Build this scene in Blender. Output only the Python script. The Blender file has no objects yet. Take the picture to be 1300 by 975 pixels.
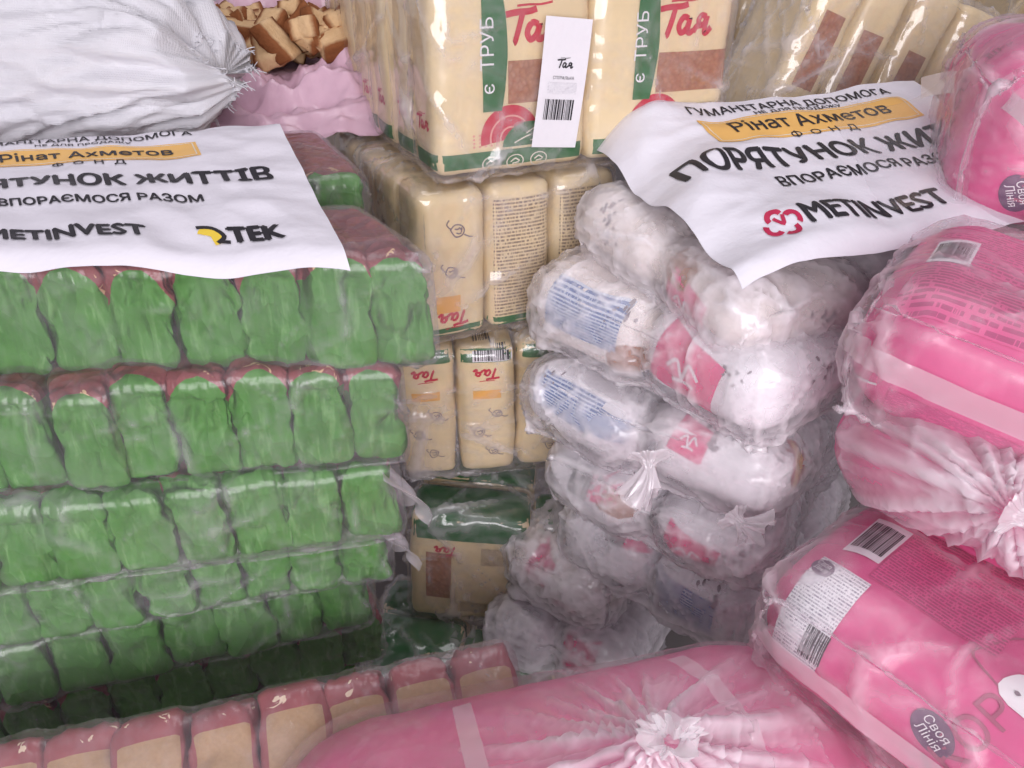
import bpy, bmesh, math, random
import numpy as np
from mathutils import Vector, Matrix
from mathutils.bvhtree import BVHTree
from mathutils.geometry import delaunay_2d_cdt

SC = bpy.context.scene
COL = SC.collection
R = math.radians

# ------------------------------------------------------------------ camera
CAM_H, PITCH, LENS = 1.00, R(30), 28.0
cam = bpy.data.cameras.new('camera')
cam.lens = LENS; cam.sensor_width = 36; cam.clip_start = 0.02; cam.clip_end = 60
camo = bpy.data.objects.new('camera', cam); COL.objects.link(camo)
camo.location = (0, 0, CAM_H); camo.rotation_euler = (R(90) - PITCH, 0, 0)
SC.camera = camo

# ------------------------------------------------------------------ light
world = bpy.data.worlds.new('World'); SC.world = world; world.use_nodes = True
bg = world.node_tree.nodes['Background']
bg.inputs[0].default_value = (0.97, 0.90, 1.0, 1); bg.inputs[1].default_value = 0.34

def area(name, loc, target, sx, sy, energy, col):
    l = bpy.data.lights.new(name, 'AREA'); l.shape = 'RECTANGLE'
    l.size = sx; l.size_y = sy; l.energy = energy; l.color = col
    o = bpy.data.objects.new(name, l); COL.objects.link(o); o.location = loc
    d = Vector(target) - Vector(loc)
    o.rotation_euler = d.to_track_quat('-Z', 'Y').to_euler()
    return o
area('skylight', (0.25, 1.0, 3.2), (0.05, 0.75, 0.6), 1.7, 1.2, 20, (1.0, 0.955, 0.99))
area('doorway_light', (0.2, -2.0, 1.30), (0.1, 0.7, 0.45), 2.3, 1.6, 92, (1.0, 0.955, 0.995))

SC.view_settings.view_transform = 'Standard'; SC.view_settings.look = 'None'
SC.view_settings.gamma = 1; SC.view_settings.exposure = -0.08
SC.cycles.transparent_max_bounces = 18; SC.cycles.max_bounces = 8
SC.cycles.diffuse_bounces = 4; SC.cycles.glossy_bounces = 2; SC.cycles.transmission_bounces = 4
SC.cycles.use_denoising = True
SC.cycles.sample_clamp_indirect = 4.0
SC.cycles.use_adaptive_sampling = True; SC.cycles.adaptive_threshold = 0.05; SC.cycles.adaptive_min_samples = 16

# ------------------------------------------------------------------ pixel helper (1300 x 975 picture)
FPX = LENS / 36 * 1300
CP, SP = math.cos(PITCH), math.sin(PITCH)
def P(px, py, d):
    a = (px - 650) / FPX; b = (487.5 - py) / FPX
    return np.array([a * d, (CP + b * SP) * d, CAM_H + (-SP + b * CP) * d])

# ------------------------------------------------------------------ noise
def _hash(i, j, k, s):
    h = (i * 374761393 + j * 668265263 + k * 2147483647 + s * 974634777) & 0xFFFFFFFF
    h = ((h ^ (h >> 13)) * 1274126177) & 0xFFFFFFFF
    h = ((h ^ (h >> 16)) * 2246822519) & 0xFFFFFFFF
    return h ^ (h >> 15)
def noise(p, seed=0):
    p = np.asarray(p, float); ip = np.floor(p).astype(np.int64); f = p - ip
    w = f * f * f * (f * (f * 6 - 15) + 10)
    out = 0
    for a in (0, 1):
        for b in (0, 1):
            for c in (0, 1):
                h = _hash(ip[:, 0] + a, ip[:, 1] + b, ip[:, 2] + c, seed)
                gx = ((h & 255) / 127.5 - 1); gy = (((h >> 8) & 255) / 127.5 - 1); gz = (((h >> 16) & 255) / 127.5 - 1)
                v = gx * (f[:, 0] - a) + gy * (f[:, 1] - b) + gz * (f[:, 2] - c)
                out = out + v * (w[:, 0] if a else 1 - w[:, 0]) * (w[:, 1] if b else 1 - w[:, 1]) * (w[:, 2] if c else 1 - w[:, 2])
    return out
def fbm(p, seed=0, o=3):
    r = 0; a = 1
    for i in range(o):
        r = r + a * noise(p * 2 ** i, seed + 17 * i); a *= .5
    return r
def ridge(p, seed=0, o=2):
    r = 0; a = 1
    for i in range(o):
        r = r + a * (1 - np.abs(noise(p * 2 ** i, seed + 31 * i)) * 2.2); a *= .5
    return r
def creases(V, rng, n, amp, width, length, lo, hi):
    """sharp folds: tent shaped ridges / valleys on random line pieces"""
    h = np.zeros(len(V))
    for i in range(n):
        c = rng.uniform(lo, hi); d = rng.normal(size=3); d /= np.linalg.norm(d)
        q = V - c; t = q @ d
        rr = np.maximum((q * q).sum(1) - t * t, 0)
        h += amp * rng.uniform(-1, .8) * np.maximum(1 - np.abs(t) / (width * rng.uniform(.5, 1.6)), 0) * np.exp(-rr / (length * rng.uniform(.5, 1.5)) ** 2)
    return h

# ------------------------------------------------------------------ meshes
def mesh_obj(name, V, F, mat, parent=None, smooth=True, pl=None, uv=None, hz=None):
    me = bpy.data.meshes.new(name)
    me.from_pydata([tuple(v) for v in np.asarray(V, float)], [], [tuple(int(i) for i in f) for f in F])
    if smooth: me.polygons.foreach_set('use_smooth', [True] * len(me.polygons))
    if pl is not None:
        at = me.attributes.new('pl', 'FLOAT_VECTOR', 'POINT'); at.data.foreach_set('vector', np.asarray(pl, np.float32).ravel())
    if hz is not None:
        at = me.attributes.new('hz', 'FLOAT', 'POINT'); at.data.foreach_set('value', np.asarray(hz, np.float32))
    if uv is not None:
        l = me.uv_layers.new(name='UVMap')
        idx = np.zeros(len(me.loops), np.int32); me.loops.foreach_get('vertex_index', idx)
        l.data.foreach_set('uv', np.asarray(uv, np.float32)[idx].ravel())
    me.materials.append(M[mat] if isinstance(mat, str) else mat); me.update()
    o = bpy.data.objects.new(name, me); COL.objects.link(o)
    if parent: o.parent = parent
    return o
def tag(o, label, cat, group=None):
    o['label'] = label; o['category'] = cat
    if group: o['group'] = group
    return o
def thing(name, label, cat, loc=(0, 0, 0), rz=0, group=None, rx=0, ry=0):
    o = bpy.data.objects.new(name, None); COL.objects.link(o); o.empty_display_size = .05
    o.location = Vector(loc); o.rotation_euler = (rx, ry, rz)
    return tag(o, label, cat, group)

_rb = {}
def rbox(half, r, h):
    """welded grid on a rounded box -> V, F (quads), box coords in -1..1"""
    half = np.asarray(half, float)
    n = tuple(max(3, int(round(2 * a / h))) for a in half)
    key = n
    if key not in _rb:
        pts, faces, base = [], [], 0
        for ax in range(3):
            u, v = (ax + 1) % 3, (ax + 2) % 3
            for s in (0, 1):
                iu, iv = np.meshgrid(np.arange(n[u] + 1), np.arange(n[v] + 1), indexing='ij')
                q = np.zeros(iu.shape + (3,), int); q[..., u] = iu; q[..., v] = iv; q[..., ax] = s * n[ax]
                idx = base + np.arange(iu.size).reshape(iu.shape); base += iu.size
                pts.append(q.reshape(-1, 3))
                f = np.stack([idx[:-1, :-1], idx[1:, :-1], idx[1:, 1:], idx[:-1, 1:]], -1).reshape(-1, 4)
                faces.append(f if s else f[:, ::-1])
        q = np.concatenate(pts); f = np.concatenate(faces)
        uq, inv = np.unique(q, axis=0, return_inverse=True)
        _rb[key] = (uq / np.array(n) * 2 - 1, inv.reshape(-1)[f])
    B, F = _rb[key]
    r = min(r, half.min() * .999)
    q = B * half; inner = np.clip(q, -(half - r), half - r)
    d = q - inner; l = np.linalg.norm(d, axis=1, keepdims=True)
    # even out the corner mapping
    V = inner + d / np.maximum(l, 1e-9) * r
    return V, F, B
def vnormals(V, F):
    a = V[F[:, 2]] - V[F[:, 0]]; b = V[F[:, 3]] - V[F[:, 1]]
    fn = np.cross(a, b); n = np.zeros_like(V)
    for c in range(3):
        w = fn[:, c]
        n[:, c] = sum(np.bincount(F[:, k], w, len(V)) for k in range(4))
    return n / np.maximum(np.linalg.norm(n, axis=1, keepdims=True), 1e-12)
def rotm(rx=0, ry=0, rz=0):
    return np.array((Matrix.Rotation(rz, 3, 'Z') @ Matrix.Rotation(ry, 3, 'Y') @ Matrix.Rotation(rx, 3, 'X')))
class Box:
    """rounded box used both as the body of a packet and as what the film rests on"""
    def __init__(s, c, half, r, rot=None):
        s.c = np.asarray(c, float); s.h = np.asarray(half, float); s.r = min(r, min(half) * .98); s.m = np.eye(3) if rot is None else rot
    def sdf(s, X):
        q = (X - s.c) @ s.m
        a = np.abs(q) - (s.h - s.r); o = np.maximum(a, 0); l = np.linalg.norm(o, axis=1)
        ins = a.max(1); d = np.where(l > 0, l, np.minimum(ins, 0)) - s.r
        g = np.where((l > 1e-9)[:, None], np.sign(q) * o / np.maximum(l, 1e-9)[:, None], 0)
        k = np.where(l <= 1e-9)[0]
        if len(k):
            ax = a[k].argmax(1); g[k] = 0; g[k, ax] = np.sign(q[k, ax])
        return d, g @ s.m.T
def shrink_film(boxes, half, c=(0, 0, 0), r=.03, h=.008, n=70, slack=1.02, jitter=.03, dirs=(0, 0, 0), press=.0012, off=.0022,
                zlo=None, zhi=None, seed=0, bend=.12, pull=None, V0=None, F0=None):
    """position based film: a skin with a little too much material is drawn in on the packets and buckles"""
    if V0 is None:
        X, F, _ = rbox(half, r, h); X = X + np.asarray(c)
    else: X, F = V0.copy(), F0
    E = np.concatenate([F[:, [0, 1]], F[:, [1, 2]], F[:, [2, 3]], F[:, [3, 0]]]); E.sort(1)
    E = np.unique(E, axis=0); nE0 = len(E)
    D = np.concatenate([F[:, [0, 2]], F[:, [1, 3]]]); E = np.concatenate([E, D])
    d = X[E[:, 1]] - X[E[:, 0]]; L = np.linalg.norm(d, axis=1)
    mid = (X[E[:, 1]] + X[E[:, 0]]) * .5
    u = np.abs(d) / np.maximum(L, 1e-9)[:, None]
    L = L * (slack + jitter * noise(mid * 22, seed) * 2 + u @ np.asarray(dirs))
    cnt = np.bincount(E.ravel(), minlength=len(X)).astype(float)
    cb = np.bincount(E[:nE0].ravel(), minlength=len(X)).astype(float)
    X = X + vnormals(X, F) * (noise(X * 60, seed + 3) * .003)[:, None]
    def collide(X):
        best = np.full(len(X), 1e9); G = np.zeros_like(X)
        for b in boxes:
            lo = np.linalg.norm(b.h) + .02
            k = np.where(((X - b.c) ** 2).sum(1) < lo * lo)[0]
            if not len(k): continue
            dd, g = b.sdf(X[k]); m = dd < best[k]; best[k[m]] = dd[m]; G[k[m]] = g[m]
        k = best < off
        X[k] += G[k] * (off - best[k])[:, None]
        if zlo is not None: X[:, 2] = np.maximum(X[:, 2], zlo)
        if zhi is not None: X[:, 2] = np.minimum(X[:, 2], zhi)
        return X
    Xp = X.copy()
    for it in range(n):
        N = vnormals(X, F)
        V = (X - Xp) * .6; Xp = X.copy()
        X = X + V - N * press + (0, 0, -.0002)
        if pull is not None: X = pull(X, it)
        for k in range(4):
            d = X[E[:, 1]] - X[E[:, 0]]; l = np.linalg.norm(d, axis=1)
            w = ((l - L) / np.maximum(l, 1e-9))[:, None] * d
            for cc in range(3):
                X[:, cc] += (np.bincount(E[:, 0], w[:, cc], len(X)) - np.bincount(E[:, 1], w[:, cc], len(X))) / cnt * .85
        e0 = E[:nE0]
        for cc in range(3):
            lap = (np.bincount(e0[:, 0], X[e0[:, 1], cc], len(X)) + np.bincount(e0[:, 1], X[e0[:, 0], cc], len(X))) / cb - X[:, cc]
            X[:, cc] += bend * lap
        X = collide(X)
    return X, F

def finer(V, F):
    """split every quad in four, then relax"""
    e = np.stack([F, np.roll(F, -1, 1)], -1).reshape(-1, 2); es = np.sort(e, 1)
    ue, inv = np.unique(es, axis=0, return_inverse=True); inv = inv.reshape(-1, 4); n, m = len(V), len(ue)
    fc = V[F].mean(1); ev = V[ue].mean(1)
    # catmull-clark edge points
    acc = np.zeros((m, 3)); cnt = np.bincount(inv.ravel(), minlength=m)
    for c in range(3): acc[:, c] = np.bincount(inv.ravel(), np.repeat(fc[:, c], 4), m)
    ev = np.where((cnt == 2)[:, None], (ev * 2 + acc / np.maximum(cnt, 1)[:, None] * 2) / 4, ev)
    val = np.bincount(ue.ravel(), minlength=n).astype(float); avg = np.zeros_like(V)
    for c in range(3): avg[:, c] = (np.bincount(ue[:, 0], V[ue[:, 1], c], n) + np.bincount(ue[:, 1], V[ue[:, 0], c], n)) / np.maximum(val, 1)
    V1 = V * .68 + avg * .32
    X = np.concatenate([V1, ev, fc]); a = n + inv; fi = n + m + np.arange(len(F))
    Q = [np.stack([F[:, k], a[:, k], fi, a[:, (k + 3) % 4]], 1) for k in range(4)]
    return X, np.concatenate(Q)
def film_mesh(name, V, F, mat, parent, rng, seed, n=80, amp=.005, width=.006, length=.05, base=.0008, haze=(.1, .1, .3), dirv=None, sub=True, lo=None, hi=None, fine=.0008, fvec=(90, 40, 30), extra=0, big=0, bigamp=.010):
    """film skin with sharp folds; the milkiness follows the folds"""
    if sub: V, F = finer(V, F)
    lo = V.min(0) if lo is None else lo; hi = V.max(0) if hi is None else hi
    h = np.zeros(len(V))
    for i in range(n):
        c = V[rng.integers(len(V))]
        d = rng.normal(size=3) if dirv is None else np.asarray(dirv) + rng.normal(size=3) * .35
        d /= np.linalg.norm(d); q = V - c; t = q @ d; ln = length * rng.uniform(.4, 1.6)
        k = np.abs(t) < width * 2
        rr = (q[k] ** 2).sum(1) - t[k] ** 2
        bend = .12 * np.sin(np.sqrt(np.maximum(rr, 0)) / ln * 3 + i) * width
        h[k] += amp * rng.uniform(.2, 1) * np.maximum(1 - np.abs(t[k] + bend) / (width * rng.uniform(.4, 1.3)), 0) * np.exp(-rr / ln ** 2)
    hb = np.zeros(len(V))
    for i in range(big):                       # long soft pulls in the film
        c = V[rng.integers(len(V))]; d = rng.normal(size=3); d /= np.linalg.norm(d); q = V - c; t = q @ d
        rr = (q ** 2).sum(1) - t ** 2; ln = rng.uniform(.05, .13); w_ = rng.uniform(.004, .009)
        hb = np.maximum(hb, rng.uniform(.4, 1) * np.maximum(1 - np.abs(t) / w_, 0) ** 1.5 * np.exp(-rr / ln ** 2))
    N = vnormals(V, F)
    base = base + bigamp * hb
    fr = fine * np.maximum(ridge(V * np.asarray(fvec) , seed + 9, 2) - .75, 0) * np.clip(.5 + 2.5 * noise(V * 14, seed + 4), 0, 1)
    V = V + N * (base + np.minimum(h, amp * 1.3) + fr)[:, None]
    hz = haze[0] + haze[1] * np.clip(.5 + 1.4 * fbm(V * 8, seed + 2, 2), 0, 1) + haze[2] * np.clip(h / amp, 0, 1) ** 1.3 + haze[2] * .6 * np.clip(fr / max(fine, 1e-6), 0, 1) + extra + .55 * hb
    return mesh_obj(name, V, F, mat, parent, hz=np.clip(hz, 0, .92)), V, F

# ------------------------------------------------------------------ flat shapes laid onto a surface
def tree(V, F):
    return BVHTree.FromPolygons([tuple(v) for v in V], [tuple(int(i) for i in f) for f in F])
def decal(name, bvh, o, u, v, shape, mat, parent, off=.0007, reach=.08, maxd=.2):
    V2, F2 = shape
    o = np.asarray(o, float); u = np.asarray(u, float); u = u / np.linalg.norm(u)
    v = np.asarray(v, float); v = v - u * (u @ v); v /= np.linalg.norm(v); n = np.cross(u, v)
    out = np.zeros((len(V2), 3)); ok = np.zeros(len(V2), bool)
    nv = Vector(n)
    for i, (x, y) in enumerate(V2):
        p = o + u * x + v * y + n * reach
        loc, nr, fi, dist = bvh.ray_cast(Vector(p), -nv, reach + maxd)
        if loc is not None:
            if nr.dot(nv) < 0: nr = -nr
            out[i] = np.array(loc + nr * off); ok[i] = True
    F2 = [f for f in F2 if all(ok[k] for k in f)]
    if not F2: return None
    used = sorted({k for f in F2 for k in f}); mp = {k: i for i, k in enumerate(used)}
    V2 = np.asarray(V2); mn = V2.min(0); sz = np.maximum(V2.max(0) - mn, 1e-9)
    return mesh_obj(name, out[used], [[mp[k] for k in f] for f in F2], mat, parent, uv=((V2 - mn) / sz)[used])
def refine(V2, F2, mx):
    bm = bmesh.new()
    vs = [bm.verts.new((p[0], p[1], 0)) for p in V2]
    for f in F2:
        try: bm.faces.new([vs[k] for k in f])
        except ValueError: pass
    for _ in range(5):
        ed = [e for e in bm.edges if e.calc_length() > mx]
        if not ed: break
        bmesh.ops.subdivide_edges(bm, edges=ed, cuts=1)
        bmesh.ops.triangulate(bm, faces=bm.faces[:])
    bm.verts.index_update()
    r = np.array([(v.co.x, v.co.y) for v in bm.verts]), [[v.index for v in f.verts] for f in bm.faces]
    bm.free(); return r
def text2d(s, width=None, size=None, bold=.0, shear=0, mx=.006, align='CENTER'):
    c = bpy.data.curves.new('txt', 'FONT'); c.body = s; c.align_x = align; c.fill_mode = 'NONE'; c.resolution_u = 2; c.offset = bold; c.shear = shear
    o = bpy.data.objects.new('txt', c); COL.objects.link(o); bpy.context.view_layer.update()
    me = o.to_mesh()
    P0 = np.array([(v.co.x, v.co.y) for v in me.vertices]); ed = np.array([tuple(e.vertices) for e in me.edges])
    cd = delaunay_2d_cdt([Vector(p) for p in P0], [tuple(int(k) for k in e) for e in ed], [], 0, 1e-6)
    V = np.array([(v.x, v.y) for v in cd[0]]); F = np.array([list(f) for f in cd[2]])
    C = V[F].mean(1); A, B = P0[ed[:, 0]], P0[ed[:, 1]]                   # keep triangles wound inside the outlines
    up = (A[None, :, 1] <= C[:, None, 1]) & (B[None, :, 1] > C[:, None, 1]); dn = (A[None, :, 1] > C[:, None, 1]) & (B[None, :, 1] <= C[:, None, 1])
    side = (B[None, :, 0] - A[None, :, 0]) * (C[:, None, 1] - A[None, :, 1]) - (C[:, None, 0] - A[None, :, 0]) * (B[None, :, 1] - A[None, :, 1])
    F = F[((up & (side > 0)).sum(1) - (dn & (side < 0)).sum(1)) != 0].tolist()
    o.to_mesh_clear(); bpy.data.objects.remove(o); bpy.data.curves.remove(c)
    mn, mxx = V.min(0), V.max(0)
    k = (width / (mxx[0] - mn[0])) if width else (size / .73)
    if align == 'CENTER': V[:, 0] -= (mn[0] + mxx[0]) / 2
    return refine(V * k, F, mx)
def rect2d(w, h, st=.006, x0=0, y0=0):
    nx, ny = max(1, int(round(w / st))), max(1, int(round(h / st)))
    V = [((i / nx - .5) * w + x0, (j / ny - .5) * h + y0) for j in range(ny + 1) for i in range(nx + 1)]
    F = [[j * (nx + 1) + i, j * (nx + 1) + i + 1, (j + 1) * (nx + 1) + i + 1, (j + 1) * (nx + 1) + i] for j in range(ny) for i in range(nx)]
    return np.array(V), F
def disc2d(rx, ry, x0=0, y0=0, n=28, rings=4, r0=0, a0=0, a1=2 * math.pi, wob=0, seed=0):
    rg = random.Random(seed); ph = [rg.uniform(0, 6.28) for _ in range(4)]
    V, F = [], []
    for k in range(rings + 1):
        for i in range(n + 1):
            a = a0 + (a1 - a0) * i / n
            w = 1 + wob * (math.sin(2 * a + ph[0]) + .6 * math.sin(3 * a + ph[1]) + .5 * math.sin(5 * a + ph[2])) 
            t = (r0 + (1 - r0) * k / rings) * w
            V.append((x0 + rx * t * math.cos(a), y0 + ry * t * math.sin(a)))
    for k in range(rings):
        for i in range(n):
            q = k * (n + 1) + i; F.append([q, q + 1, q + n + 2, q + n + 1])
    return np.array(V), F
def stroke2d(lines, w):
    """ribbons along polylines (Catmull-Rom smoothed)"""
    V, F = [], []
    for ln in lines:
        ln = [np.array(p, float) for p in ln]
        if len(ln) > 2:
            pts = []
            for i in range(len(ln) - 1):
                p0, p1, p2, p3 = ln[max(i - 1, 0)], ln[i], ln[i + 1], ln[min(i + 2, len(ln) - 1)]
                for t in np.linspace(0, 1, 5)[:-1]:
                    pts.append(.5 * (2 * p1 + (p2 - p0) * t + (2 * p0 - 5 * p1 + 4 * p2 - p3) * t * t + (3 * p1 - p0 - 3 * p2 + p3) * t ** 3))
            pts.append(ln[-1])
        else: pts = ln
        b = len(V)
        for i, p in enumerate(pts):
            d = pts[min(i + 1, len(pts) - 1)] - pts[max(i - 1, 0)]; l = np.linalg.norm(d) or 1
            nn = np.array([-d[1], d[0]]) / l * w * .5
            V += [p + nn, p - nn]
        F += [[b + 2 * i, b + 2 * i + 1, b + 2 * i + 3, b + 2 * i + 2] for i in range(len(pts) - 1)]
    return np.array(V), F
def join2d(*sh):
    V, F = [], []
    for v, f in sh:
        b = len(V); V += [tuple(p) for p in v]; F += [[k + b for k in q] for q in f]
    return np.array(V), F
def xf2d(sh, s=1, a=0, x=0, y=0):
    V = np.asarray(sh[0]) * s; c, n = math.cos(a), math.sin(a)
    return np.stack([V[:, 0] * c - V[:, 1] * n + x, V[:, 0] * n + V[:, 1] * c + y], 1), sh[1]
def bars2d(w, h, seed=1, n=30):
    rg = random.Random(seed); x = -w / 2; sh = []
    while x < w / 2:
        b = w / n * rg.choice([.4, .5, .9, 1.3]); 
        if x + b > w / 2: break
        sh.append(rect2d(b, h, .006, x + b / 2, 0)); x += b + w / n * rg.choice([.4, .5, .8])
    return join2d(*sh)
LOGO = [  # hand lettered word, unit height about 1
    [(-.25, .93), (.2, 1.0), (.75, 1.02), (1.05, 1.1)], [(.45, .98), (.36, .5), (.22, 0), (.15, -.08)],
    [(1.15, .55), (.9, .62), (.72, .3), (.85, .02), (1.1, .2), (1.22, .58), (1.15, .1), (1.3, .02), (1.42, .12)],
    [(1.45, .05), (1.6, .25), (1.85, .28)], [(2.05, .6), (1.8, .66), (1.66, .45), (1.8, .3), (1.98, .34), (2.1, .62), (2.02, .05), (2.15, .0), (2.35, .2)],
]
def logo2d(width, w=.235):
    sh = stroke2d([[(x + .28 * .3 * y, y) for x, y in l] for l in LOGO], w)
    k = width / 2.6
    top = stroke2d([[(.3, 1.22), (.8, 1.25), (1.3, 1.24), (1.8, 1.32)]], .08)
    sh = join2d(sh, top)
    return xf2d(sh, k, 0, -1.1 * k, -.5 * k)
# ------------------------------------------------------------------ materials
M = {}
class NT:
    def __init__(s, name):
        m = bpy.data.materials.new(name); m.use_nodes = True; s.m = m; s.t = m.node_tree; s.t.nodes.clear()
        s.out = s.n('ShaderNodeOutputMaterial'); M[name] = m
    def n(s, ty, **kw):
        x = s.t.nodes.new(ty)
        for k, v in kw.items():
            if k.startswith('i_'):
                x.inputs[k[2:].replace('_', ' ')].default_value = v
            else: setattr(x, k, v)
        return x
    def l(s, a, b): s.t.links.new(a, b)
    def noise(s, co, scale, detail=3, rough=.55, dist=0, vec=(1, 1, 1)):
        if vec != (1, 1, 1):
            mp = s.n('ShaderNodeMapping'); mp.inputs['Scale'].default_value = vec; s.l(co, mp.inputs[0]); co = mp.outputs[0]
        x = s.n('ShaderNodeTexNoise'); x.inputs['Scale'].default_value = scale; x.inputs['Detail'].default_value = detail
        x.inputs['Roughness'].default_value = rough; x.inputs['Distortion'].default_value = dist; s.l(co, x.inputs['Vector'])
        return x.outputs[0]
    def ramp(s, fac, stops):
        x = s.n('ShaderNodeValToRGB'); e = x.color_ramp.elements
        while len(e) < len(stops): e.new(.5)
        for i, (p, c) in enumerate(stops): e[i].position = p; e[i].color = c if len(c) == 4 else (*c, 1)
        s.l(fac, x.inputs[0]); return x.outputs[0]
    def mixc(s, f, a, b):
        x = s.n('ShaderNodeMix', data_type='RGBA')
        for sock, v in ((x.inputs[0], f), (x.inputs[6], a), (x.inputs[7], b)):
            if hasattr(v, 'links'): s.l(v, sock)
            else: sock.default_value = v if not isinstance(v, tuple) else ((*v, 1) if len(v) == 3 else v)
        return x.outputs[2]
    def math(s, op, a, b=0.0, c=0.0):
        x = s.n('ShaderNodeMath', operation=op)
        for i, v in enumerate((a, b, c)):
            if hasattr(v, 'links'): s.l(v, x.inputs[i])
            else: x.inputs[i].default_value = v
        return x.outputs[0]
    def bump(s, h, strength=.3, dist=.002, nrm=None):
        x = s.n('ShaderNodeBump'); x.inputs['Strength'].default_value = strength; x.inputs['Distance'].default_value = dist
        s.l(h, x.inputs['Height'])
        if nrm is not None: s.l(nrm, x.inputs['Normal'])
        return x.outputs[0]
    def co(s, kind='Object'):
        return s.n('ShaderNodeTexCoord').outputs[kind]
    def attr(s, name='pl'):
        return s.n('ShaderNodeAttribute', attribute_name=name).outputs['Vector']
    def prin(s, col, rough=.5, nrm=None, spec=.5, **kw):
        b = s.n('ShaderNodeBsdfPrincipled')
        if hasattr(col, 'links'): s.l(col, b.inputs['Base Color'])
        else: b.inputs['Base Color'].default_value = (*col, 1)
        if hasattr(rough, 'links'): s.l(rough, b.inputs['Roughness'])
        else: b.inputs['Roughness'].default_value = rough
        b.inputs['Specular IOR Level'].default_value = spec
        for k, v in kw.items(): b.inputs[k.replace('_', ' ')].default_value = v
        if nrm is not None: s.l(nrm, b.inputs['Normal'])
        s.l(b.outputs[0], s.out.inputs[0]); return b
def wrinkle_bump(t, co, strength=.5, scale=1.0, dist=.0015):
    """thin film wrinkles: stretched ridged noise in two directions"""
    a = t.noise(co, 60 * scale, 1.5, .55, 0, (1, .6, .16)); b = t.noise(co, 60 * scale, 1.5, .5, 0, (.2, .5, 1))
    ra = t.math('ABSOLUTE', t.math('SUBTRACT', a, .5)); rb = t.math('ABSOLUTE', t.math('SUBTRACT', b, .5))
    h = t.math('ADD', t.math('MULTIPLY', ra, 1.0), t.math('MULTIPLY', rb, .8))
    return t.bump(h, strength, dist)
def crumple(t, co, scale=34, vec=(1, 1, .6), warp=.02):
    """sharp fold lines between flat facets"""
    nz = t.n('ShaderNodeTexNoise'); nz.inputs['Scale'].default_value = scale * .5; nz.inputs['Detail'].default_value = 1; t.l(co, nz.inputs['Vector'])
    mx = t.n('ShaderNodeVectorMath', operation='MULTIPLY_ADD'); t.l(nz.outputs['Color'], mx.inputs[0]); mx.inputs[1].default_value = (warp, warp, warp); t.l(co, mx.inputs[2])
    mp = t.n('ShaderNodeMapping'); mp.inputs['Scale'].default_value = vec; t.l(mx.outputs[0], mp.inputs[0])
    v = t.n('ShaderNodeTexVoronoi', feature='F1'); v.inputs['Scale'].default_value = scale; t.l(mp.outputs[0], v.inputs['Vector'])
    return v.outputs['Distance']
def film_mat(name, col=(.93, .9, .95), rough=.16, bump=.4, scale=1.0, ior=1.5, gain=1.3, const=None, crump=0, trl=.35, cap=.22):
    """clear plastic skin: see-through, milky by the vertex value hz, glossy by fresnel"""
    t = NT(name); co = t.co()
    h = t.noise(co, 48 * scale, 1.5, .5, 0, (1, .55, .3))
    nb = t.bump(t.math('ABSOLUTE', t.math('SUBTRACT', h, .5)), bump, .0025)
    if crump: nb = t.bump(crumple(t, co, crump), .6, .006, nb)
    tr = t.n('ShaderNodeBsdfTransparent'); tr.inputs[0].default_value = (.985, .98, .985, 1)
    df = t.n('ShaderNodeBsdfDiffuse'); df.inputs[0].default_value = (*col, 1)
    tl = t.n('ShaderNodeBsdfTranslucent'); tl.inputs[0].default_value = (*col, 1)
    dm = t.n('ShaderNodeMixShader'); dm.inputs[0].default_value = trl; t.l(df.outputs[0], dm.inputs[1]); t.l(tl.outputs[0], dm.inputs[2])
    m1 = t.n('ShaderNodeMixShader'); t.l(tr.outputs[0], m1.inputs[1]); t.l(dm.outputs[0], m1.inputs[2])
    if const is None: t.l(t.n('ShaderNodeAttribute', attribute_name='hz').outputs['Fac'], m1.inputs[0])
    else: m1.inputs[0].default_value = const
    gl = t.n('ShaderNodeBsdfGlossy'); gl.inputs['Roughness'].default_value = rough; gl.inputs[0].default_value = (1, 1, 1, 1); t.l(nb, gl.inputs['Normal'])
    fr = t.n('ShaderNodeFresnel'); fr.inputs[0].default_value = ior
    m2 = t.n('ShaderNodeMixShader'); t.l(t.math('MINIMUM', t.math('MULTIPLY', fr.outputs[0], gain), cap), m2.inputs[0])
    t.l(m1.outputs[0], m2.inputs[1]); t.l(gl.outputs[0], m2.inputs[2]); t.l(m2.outputs[0], t.out.inputs[0])
    return t.m
film_mat('film_clear', rough=.10, bump=.8, scale=.8, gain=1.5)
film_mat('film_green_stack', (.84, .79, .86), rough=.2, gain=.75, bump=1.2, scale=1.5)
film_mat('film_milky', (1.0, .965, 1.0), rough=.13, trl=.18, bump=.5, scale=1.5, gain=1.0, crump=26)
film_mat('film_pink', (1.0, .92, .97), rough=.28, gain=.7, bump=.8)
film_mat('film_tied', (.97, .88, .94), rough=.2, gain=1.1)
film_mat('film_gathered', (1.0, .95, .99), rough=.2, const=.5, bump=.6, scale=1.5, trl=.3)
film_mat('film_hem', (.9, .85, .92), rough=.2, const=.42)
film_mat('film_seam', (1, .92, .96), rough=.15, const=.40)
film_mat('film_band', (1, .95, .98), rough=.2, const=.6, trl=.05)
film_mat('film_skirt', (.97, .92, .96), rough=.3, const=.010, gain=.12, bump=.2)

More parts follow.
